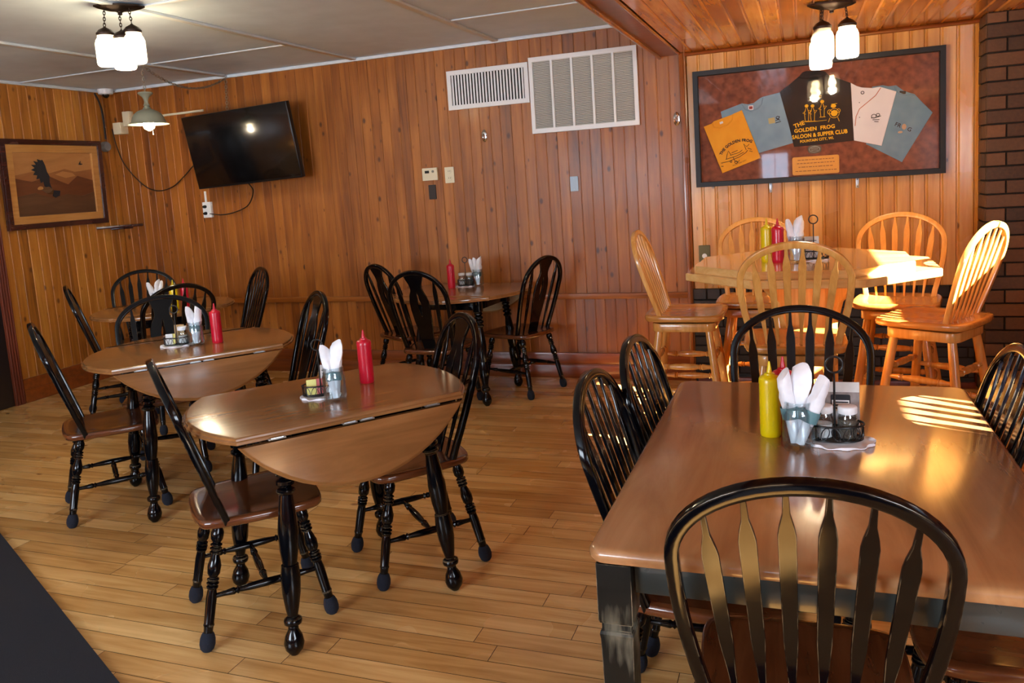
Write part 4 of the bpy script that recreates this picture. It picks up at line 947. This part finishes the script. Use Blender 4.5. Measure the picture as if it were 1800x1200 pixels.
mb = MB(); mb.prism(circ(.010, 14), (.028, -.029, .020), (1, 0, 0), (0, 0, 1), .003); mb.build('button', plain('grey_button', (120, 116, 104), .5), t)
t = plate('blank_plate', -2.707, 1.45, .062, .112, M['darkbrown'], 'dark brown blank plate below the thermostat', 'plate')
t = plate('grey_cover_plate', -1.565, 1.445, .060, .108, plain('grey_metal_plate', (138, 146, 152), .4, metal=.3), 'small grey metal cover plate on the back wall', 'plate')
for dz in (.038, -.038):
    mb = MB(); mb.lathe([(0, .003), (1, .002)], (0, -.008, dz), (0, -.011, dz), 8); mb.build('screw', M['steel'], t)
t = plate('brass_outlet', -.655, .905, .078, .118, M['brass'], 'aged brass outlet plate on the honey panelling behind the high table', 'outlet')
mb = MB(); mb.prism(circ(.017, 16), (0, -.011, -.015), (1, 0, 0), (0, 0, 1), .004, .001); mb.build('socket', M['white'], t)
def opener(x, z, label):
    t = empty('chrome_hook', (x, YB, z)); tag(t, label, 'hook', 'chrome wall hooks')
    mb = MB(); mb.rings([[(a*k, -d_, b*k) for a, b in [(.024*math.cos(2*PI*i/24), .046*math.sin(2*PI*i/24)) for i in range(24)]] for k, d_ in ((1, 0), (1, .004), (.88, .009), (.5, .012), (.05, .013))]); mb.build('oval_base', M['chrome'], t)
    mb = MB(); mb.tube([(0, -.01, .012), (0, -.028, .004), (0, -.034, -.014), (0, -.026, -.03)], .0065, 8); mb.build('hook', M['chrome'], t)
opener(-2.242, 1.845, 'chrome oval hook on the dark panelling below the small air vent'); opener(-.812, 1.845, 'chrome oval hook beside the display case')
# air vents
t = empty('supply_vent', (-2.19, YB, 2.2)); tag(t, 'small white air vent with upright louvres on the back wall', 'air vent')
mb = MB(); w_, h_ = .650, .290; mb.prism([[(-w_/2, -h_/2), (w_/2, -h_/2), (w_/2, h_/2), (-w_/2, h_/2)], [(-w_/2+.034, -h_/2+.034), (w_/2-.034, -h_/2+.034), (w_/2-.034, h_/2-.034), (-w_/2+.034, h_/2-.034)]], (0, -.008, 0), (1, 0, 0), (0, 0, 1), .014, .003); mb.build('frame', M['white'], t)
mb = MB(); mb.box((0, -.0025, 0), (w_-.05, .002, h_-.05)); mb.build('dark_duct', M['dark'], t)
for i in range(24):
    mb = MB(); mb.box((-.278+i*.0242, -.010, 0), (.0125, .002, h_-.068), 0, Matrix.Rotation(.25, 3, 'Z')); mb.build('louvre', M['white'], t)
t = empty('return_grille', (-1.46, YB, 2.098)); tag(t, 'large white return air grille with five panels on the back wall', 'air vent')
w_, h_ = .792, .545; mb = MB(); W5 = (w_-.06-4*.018)/5; holes = []
for i in range(5): x0 = -w_/2+.03+i*(W5+.018); holes.append([(x0, -h_/2+.035), (x0+W5, -h_/2+.035), (x0+W5, h_/2-.035), (x0, h_/2-.035)])
mb.prism([[(-w_/2, -h_/2), (w_/2, -h_/2), (w_/2, h_/2), (-w_/2, h_/2)]]+holes, (0, -.014, 0), (1, 0, 0), (0, 0, 1), .024, .003); mb.build('frame', M['white'], t)
mb = MB(); mb.box((0, -.003, 0), (w_-.04, .002, h_-.04)); mb.build('filter', plain('grey_brown_filter', (96, 92, 84), .8), t)
for i in range(5):
    mb = MB(); x0 = holes[i][0][0]
    for k in range(46): mb.box((x0+W5/2, -.010, -h_/2+.04+k*.0104), (W5, .0015, .0075), 0, Matrix.Rotation(.7, 3, 'X'))
    mb.build('louvre_panel', plain('louvre_grey', (206, 206, 200), .5) if i == 0 else bpy.data.materials['louvre_grey'], t)
# corner shelf
mb = MB(); mb.prism([(0, 0), (.23, 0), (.21, -.05), (.07, -.22), (0, -.30)], (XL+.003, YB-.006, 1.322), (1, 0, 0), (0, 1, 0), .022, .003); mb.prism([(0, 0), (.11, 0), (.10, -.03), (.03, -.12), (0, -.15)], (XL+.003, YB-.006, 1.302), (1, 0, 0), (0, 1, 0), .016, .003)
tag(mb.build('corner_shelf', M['frame_dark']), 'small dark wooden shelf in the far left corner', 'shelf')
# ------------------------------------------------------------------ eagle picture on the left wall
t = empty('framed_picture', (XL, 4.985, 1.722)); tag(t, 'framed wooden picture of a flying eagle on the left wall', 'picture')
TILT = Matrix.Rotation(.03, 4, 'Y'); t.matrix_world = Matrix.Translation((XL+.012, 4.985, 1.722)) @ TILT
Y_, Z_ = (0, 1, 0), (0, 0, 1)
def fr(w0, h0, w1, h1): return [[(-w0/2, -h0/2), (w0/2, -h0/2), (w0/2, h0/2), (-w0/2, h0/2)], [(-w1/2, -h1/2), (w1/2, -h1/2), (w1/2, h1/2), (-w1/2, h1/2)]]
mb = MB(); mb.prism(fr(.955, .715, .865, .625), (.022, 0, 0), Y_, Z_, .040, .006); mb.build('frame', M['frame_dark'], t, sharp=30)
mb = MB(); mb.prism(fr(.870, .630, .745, .505), (.018, 0, 0), Y_, Z_, .026, .004); mb.build('liner', M['frame_light'], t, sharp=30)
def flat(pts, x, th=.003): mb = MB(); mb.prism(pts, (x, 0, 0), Y_, Z_, th); return mb
w1 = wood('marquetry_sky', (150, 98, 52), (176, 122, 70), (192, 140, 88), 'Y', 1, .4, .1, cross=8); w2 = wood('marquetry_far_hills', (122, 74, 38), (146, 92, 50), (164, 110, 64), 'Y', 1, .4, .1, cross=10)
w3 = wood('marquetry_near_hills', (78, 40, 20), (100, 54, 28), (120, 70, 38), 'Y', 1, .4, .1, cross=10); w4 = wood('marquetry_foreground', (64, 40, 24), (88, 58, 36), (110, 76, 50), 'Y', 1, .4, .1, cross=12)
flat([(-.375, -.255), (.375, -.255), (.375, .255), (-.375, .255)], .008).build('sky_veneer', w1, t)
flat([(-.373, .07), (-.2, .10), (-.05, .085), (.1, .12), (.2, .095), (.373, .115), (.373, -.1), (-.373, -.1)], .0105).build('far_hill_veneer', w2, t)
flat([(-.373, .05), (-.22, .02), (-.05, .06), (.04, .02), (.12, -.01), (.22, .06), (.373, .02), (.373, -.25), (-.373, -.25)], .0125).build('near_hill_veneer', w3, t)
flat([(-.373, -.10), (-.2, -.07), (-.05, -.12), (.1, -.09), (.25, -.11), (.373, -.08), (.373, -.254), (-.373, -.254)], .0145).build('foreground_veneer', w4, t)
flat([(.0, .075), (.08, .10), (.17, .085), (.2, .06), (.1, .045)], .0145).build('cloud_veneer', w1, t)
eg = [(-.105, .195), (-.12, .19), (-.15, .20), (-.145, .175), (-.185, .185), (-.165, .155), (-.21, .155), (-.18, .13), (-.215, .115), (-.18, .10), (-.20, .075), (-.165, .07), (-.175, .04), (-.145, .045), (-.14, .01), (-.115, .02), (-.11, -.02), (-.085, -.03), (-.07, -.045), (-.045, -.04), (-.06, .01), (-.055, .06), (-.075, .10), (-.085, .15), (-.095, .175)]
e_ = flat(eg, .0165, .004); eb = e_.build('eagle_wing', M['ink'], t)
flat(smooth_poly([(-.16, -.035), (-.13, -.02), (-.10, -.03), (-.07, -.02), (-.03, -.055), (.02, -.075), (-.02, -.09), (-.08, -.085), (-.12, -.06)], 1), .0175, .004).build('eagle_body', wood('brown_feather_veneer', (66, 44, 28), (92, 66, 44), (116, 88, 60), 'Y', 2), t)
flat(smooth_poly([(-.175, -.03), (-.155, -.018), (-.13, -.022), (-.125, -.04), (-.15, -.048), (-.178, -.045)], 1), .019, .004).build('eagle_head', M['frame_light'], t)
flat([(-.03, -.055), (.03, -.06), (.02, -.10), (.0, -.105), (-.02, -.115), (-.045, -.10)], .019, .004).build('eagle_tail', M['ink'], t)
flat([(.24, .155), (.262, .185), (.258, .165), (.285, .16), (.262, .152)], .0165, .003).build('distant_bird', M['ink'], t)
# ------------------------------------------------------------------ display case with shirts
FX0, FX1, FZ0, FZ1 = -.687, .830, 1.368, 2.142
fc = ((FX0+FX1)/2, (FZ0+FZ1)/2); fw, fh = FX1-FX0, FZ1-FZ0
t = empty('display_case', (fc[0], YB-.008, fc[1])); tag(t, 'large shallow black framed display case of club shirts on the honey panelling', 'display case')
X_ = (1, 0, 0)
mb = MB(); mb.prism(fr(fw, fh, fw-.066, fh-.066), (0, -.032, 0), X_, Z_, .060, .003); mb.build('frame', M['caseframe'], t, sharp=30)
mb = MB(); mb.box((0, -.006, 0), (fw-.05, .008, fh-.05)); mb.build('backing', M['velvet'], t)
mb = MB(); mb.box((0, -.050, 0), (fw-.07, .002, fh-.07)); mb.build('glass_pane', M['pane'], t)
for x_ in (-.205, .329):
    b_ = empty('steel_bracket', (x_, YB-.002, 1.338)); tag(b_, 'small steel bracket under the display case, %s of two' % ('left' if x_ < 0 else 'right'), 'bracket', 'steel brackets under the case')
    mb = MB(); mb.box((0, -.006, 0), (.018, .004, .066), .001); mb.build('strap', M['steel'], b_)
    for dz in (-.022, .022):
        mb = MB(); mb.lathe([(0, .003), (1, .002)], (0, -.008, dz), (0, -.011, dz), 8); mb.build('screw', M['dark'], b_)
def shirt(pts, yoff, mat, label, neck=None, name='t_shirt', th=.008):
    cx = sum(p[0] for p in pts)/len(pts); cz = sum(p[1] for p in pts)/len(pts)
    t = empty(name, (cx, YB-.014-yoff, cz)); tag(t, label, 'shirt', 'shirts in the display case')
    mb = MB(); q = [(a-cx, b-cz) for a, b in pts]; mb.prism(q, (0, -th/2, 0), X_, Z_, th, .002); mb.build('cloth', mat, t, sharp=50)
    t['cx'] = cx; t['cz'] = cz; t['th'] = th
    del t['cx'], t['cz'], t['th']
    return t, cx, cz, th
def strip(t, cx, cz, th, pts, r, mat, name):
    mb = MB(); mb.tube([(a-cx, -th-.0005, b-cz) for a, b in pts], r, 6); return mb.build(name, mat, t)
def text(t, cx, cz, th, s, x, z, size, ang, mat, name='print', arcr=None, xs=1.0, bold=0.0):
    cu = bpy.data.curves.new(name, 'FONT'); cu.body = s; cu.size = size; cu.align_x = 'CENTER'; cu.align_y = 'CENTER'; cu.extrude = .0004; cu.offset = bold; cu.resolution_u = 3; cu.space_character = 1.05
    tmp = bpy.data.objects.new('tmp', cu); COL.objects.link(tmp); bpy.context.view_layer.update()
    me = bpy.data.meshes.new_from_object(tmp.evaluated_get(bpy.context.evaluated_depsgraph_get())); bpy.data.objects.remove(tmp)
    for v in me.vertices:
        a, b = v.co.x*xs, v.co.y
        if arcr: th_ = a/arcr; a, b = (arcr+b)*math.sin(th_), (arcr+b)*math.cos(th_)-arcr
        c, s_ = math.cos(ang), math.sin(ang); v.co = V((a*c-b*s_, -v.co.z, a*s_+b*c))
    me.materials.clear(); me.materials.append(mat); me.name = name
    o = bpy.data.objects.new(name, me); COL.objects.link(o); o.parent = t; o.location = (x-cx, -th-.0012, z-cz); return o
def lines(t, cx, cz, th, segs, r, mat, name='drawing'):
    mb = MB()
    for sg in segs: mb.tube([(a-cx, -th-.0006, b-cz) for a, b in sg], r, 5, closed=False)
    return mb.build(name, mat, t)
def ell(x, z, a, b, n=14): return [(x+a*math.cos(2*PI*i/n), z+b*math.sin(2*PI*i/n)) for i in range(n+1)]
def blob(t, cx, cz, th, x, z, a, b, mat, name='drawing'):
    mb = MB(); mb.prism([(p-cx, q-cz) for p, q in ell(x, z, a, b)[:-1]], (0, -th-.0006, 0), X_, Z_, .0012); return mb.build(name, mat, t)
# black shirt (back view)
t, cx, cz, th = shirt([(-.133, 1.959), (-.08, 1.995), (-.01, 2.048), (.009, 2.070), (.03, 2.076), (.064, 2.073), (.11, 2.072), (.146, 2.06), (.168, 2.034), (.23, 2.005), (.296, 1.973), (.311, 1.609), (.13, 1.60), (-.052, 1.596), (-.09, 1.78)], .004, M['sh_black'], 'black club shirt with yellow lettering in the middle of the display case')
strip(t, cx, cz, th, [(-.02, 2.04), (.03, 2.03), (.09, 2.028), (.16, 2.038)], .004, M['sh_black'], 'collar')
Yl = M['print_yellow']
text(t, cx, cz, th, 'THE', -.018, 1.737, .036, .32, Yl, bold=.0012)
text(t, cx, cz, th, 'GOLDEN  FROG', .075, 1.703, .033, .05, Yl, bold=.0012)
text(t, cx, cz, th, 'SALOON & SUPPER CLUB', .105, 1.664, .0345, .04, Yl, xs=.83, bold=.0012)
text(t, cx, cz, th, 'FOUNTAIN CITY, WI.', .088, 1.631, .023, .05, Yl, xs=.9, bold=.0008)
for (hx, hz, s_) in ((.030, 1.853, 1), (.066, 1.850, 1), (.125, 1.872, 1.05)):
    blob(t, cx, cz, th, hx, hz, .0115*s_, .0105*s_, Yl)
    lines(t, cx, cz, th, [[(hx-.004, hz-.012), (hx-.014, hz-.045), (hx-.010, hz-.095)], [(hx+.004, hz-.012), (hx+.012, hz-.045), (hx+.010, hz-.095)], [(hx-.006, hz-.03), (hx-.024, hz-.045), (hx-.006, hz-.052)], [(hx+.008, hz-.03), (hx+.026, hz-.03), (hx+.012, hz-.05)], [(hx-.018, hz-.098), (hx+.018, hz-.098)]], .0018, Yl)
blob(t, cx, cz, th, .196, 1.792, .020, .020, Yl); blob(t, cx, cz, th, .192, 1.838, .016, .012, Yl)
lines(t, cx, cz, th, [ell(.196, 1.792, .030, .030), ell(.168, 1.802, .012, .014), ell(.222, 1.806, .010, .012), [(.17, 1.765), (.16, 1.738)], [(.216, 1.765), (.226, 1.738)], [(.178, 1.85), (.214, 1.852)]], .0018, Yl)
lines(t, cx, cz, th, [[(.018, 1.752), (.09, 1.750), (.15, 1.752)], [(.05, 1.885), (.12, 1.898), (.12, 1.91), (.05, 1.90), (.05, 1.885)], [(.06, 1.893), (.11, 1.903)]], .0015, Yl)
# light blue shirt on the left
t, cx, cz, th = shirt([(-.513, 1.866), (-.374, 1.908), (-.335, 1.898), (-.30, 1.903), (-.257, 1.932), (-.238, 1.939), (-.133, 1.956), (-.053, 1.623), (-.315, 1.563), (-.46, 1.70), (-.503, 1.80)], .0, M['sh_blue'], 'light blue t-shirt left of the black shirt in the display case')
strip(t, cx, cz, th, [(-.372, 1.903), (-.352, 1.868), (-.315, 1.850), (-.275, 1.865), (-.250, 1.892), (-.243, 1.930)], .006, M['sh_blue'], 'collar')
mb = MB(); mb.prism(rrect(.032, .030, .003), (-.318-cx, -th-.0008, 1.874-cz), X_, Z_, .001); mb.build('neck_label', M['sh_white'], t)
mb = MB(); mb.prism(rrect(.022, .018, .003), (-.318-cx, -th-.0018, 1.874-cz), X_, Z_, .001); mb.build('label_print', plain('red_label', (150, 50, 40), .6), t)
mb = MB(); mb.box((-.188-cx, -th-.0008, 1.778-cz), (.040, .0012, .036), 0, Matrix.Rotation(-.12, 3, 'Y')); mb.build('gold_print', plain('gold_print', (190, 176, 120), .6), t)
lines(t, cx, cz, th, [ell(-.150, 1.795, .010, .008), [(-.165, 1.775), (-.145, 1.782), (-.138, 1.802)], [(-.160, 1.790), (-.135, 1.775)], [(-.165, 1.760), (-.130, 1.768)]], .0022, M['print_navy'])
# slate blue shirt on the right
t, cx, cz, th = shirt([(.421, 1.937), (.482, 1.940), (.516, 1.930), (.559, 1.932), (.60, 1.895), (.666, 1.863), (.70, 1.82), (.763, 1.746), (.589, 1.452), (.382, 1.58), (.40, 1.75)], .0, M['sh_blue2'], 'slate blue t-shirt at the right end of the display case')
strip(t, cx, cz, th, [(.552, 1.925), (.562, 1.888), (.600, 1.868), (.640, 1.870), (.662, 1.862)], .006, M['sh_blue2'], 'collar')
mb = MB(); mb.box((.595-cx, -th-.0008, 1.884-cz), (.036, .001, .018), 0, Matrix.Rotation(.15, 3, 'Y')); mb.build('neck_label', M['sh_black'], t)
text(t, cx, cz, th, 'FR', .567, 1.685, .034, -.45, M['print_navy'], bold=.0006); text(t, cx, cz, th, 'G', .632, 1.652, .034, -.45, M['print_navy'], bold=.0006)
blob(t, cx, cz, th, .602, 1.672, .013, .018, plain('tan_print', (190, 160, 130), .7)); blob(t, cx, cz, th, .580, 1.640, .014, .007, bpy.data.materials['tan_print'])
# white shirt
t, cx, cz, th = shirt([(.296, 1.973), (.33, 1.95), (.359, 1.938), (.421, 1.928), (.464, 1.932), (.559, 1.893), (.472, 1.563), (.311, 1.609)], .009, M['sh_white'], 'white shirt with red piping right of the black shirt in the display case')
strip(t, cx, cz, th, [(.470, 1.925), (.440, 1.880), (.39, 1.840), (.345, 1.805), (.325, 1.76), (.318, 1.70)], .0022, M['piping'], 'piping')
lines(t, cx, cz, th, [ell(.364, 1.905, .009, .009), ell(.428, 1.752, .014, .012), ell(.452, 1.758, .010, .009), [(.412, 1.742), (.44, 1.742), (.47, 1.75)], [(.42, 1.73), (.46, 1.728)], [(.43, 1.718), (.455, 1.715)]], .0022, M['print_navy'])
for zz in (1.845, 1.752): blob(t, cx, cz, th, .345, zz, .003, .003, M['print_navy'], 'button')
# golden yellow shirt
t, cx, cz, th = shirt([(-.628, 1.775), (-.575, 1.791), (-.56, 1.805), (-.539, 1.811), (-.444, 1.838), (-.42, 1.848), (-.375, 1.863), (-.263, 1.539), (-.514, 1.453)], .012, M['sh_yellow'], 'golden yellow t-shirt at the left end of the display case')
strip(t, cx, cz, th, [(-.572, 1.790), (-.560, 1.765), (-.520, 1.758), (-.470, 1.775), (-.440, 1.805), (-.434, 1.838)], .005, M['sh_yellow'], 'collar')
mb = MB(); mb.box((-.510-cx, -th-.0008, 1.792-cz), (.022, .001, .014), 0, Matrix.Rotation(-.3, 3, 'Y')); mb.build('neck_label', M['sh_white'], t)
text(t, cx, cz, th, 'THE GOLDEN FROG', -.432, 1.655, .0255, .33, M['print_navy'], arcr=.16, bold=.0012)
dr = [[(-.52, 1.522), (-.47, 1.530), (-.40, 1.555), (-.355, 1.583), (-.345, 1.597)], [(-.49, 1.545), (-.42, 1.562), (-.37, 1.585)], [(-.485, 1.545), (-.480, 1.575), (-.47, 1.60), (-.455, 1.575)], [(-.46, 1.57), (-.40, 1.585), (-.38, 1.60)], [(-.45, 1.585), (-.41, 1.60)], [(-.355, 1.60), (-.37, 1.64), (-.35, 1.62), (-.335, 1.635)], [(-.345, 1.61), (-.32, 1.60), (-.335, 1.59), (-.315, 1.585)], [(-.44, 1.555), (-.43, 1.53), (-.41, 1.52), (-.40, 1.535)], ell(-.455, 1.528, .006, .006), ell(-.422, 1.522, .010, .008), [(-.52, 1.50), (-.505, 1.50)]]
lines(t, cx, cz, th, dr, .0020, M['print_navy'])
text(t, cx, cz, th, 'FOUNTAIN CITY', -.40, 1.515, .012, .33, M['print_navy'])
# plaque and emblem
t = empty('brass_plaque', (.078, YB-.016, 1.468)); tag(t, 'engraved brass plaque at the bottom of the display case', 'plaque')
mb = MB(); mb.prism(rrect(.288, .118, .012, 3), (0, -.003, 0), X_, Z_, .005, .0015); mb.build('plate', M['plaque'], t)
for k, ww in ((.038, .22), (.016, .23), (-.008, .21), (-.034, .25)):
    mb = MB()
    x_ = -ww/2; rr = random.Random(int(k*1000))
    while x_ < ww/2: l_ = rr.uniform(.008, .026); mb.box((x_+l_/2, -.006, k), (l_, .0006, .0045)); x_ += l_+.005
    mb.build('engraved_line', plain('engraving', (120, 70, 24), .5) if k == .038 else bpy.data.materials['engraving'], t)
t = empty('pewter_emblem', (.074, YB-.016, 1.571)); tag(t, 'small dark pewter badge above the brass plaque in the display case', 'badge')
mb = MB(); mb.prism(smooth_poly([(-.042, -.012), (-.03, -.024), (0, -.028), (.03, -.024), (.042, -.012), (.042, .012), (.03, .024), (0, .028), (-.03, .024), (-.042, .012)], 1), (0, -.004, 0), X_, Z_, .007, .002); mb.build('badge', M['pewter'], t)
lines(t, 0, 0, .007, [ell(0, 0, .032, .018, 18), [(-.022, .004), (-.005, .008), (.02, .004)], [(-.02, -.006), (.0, -.004), (.02, -.007)]], .0016, M['steel'], 'relief')
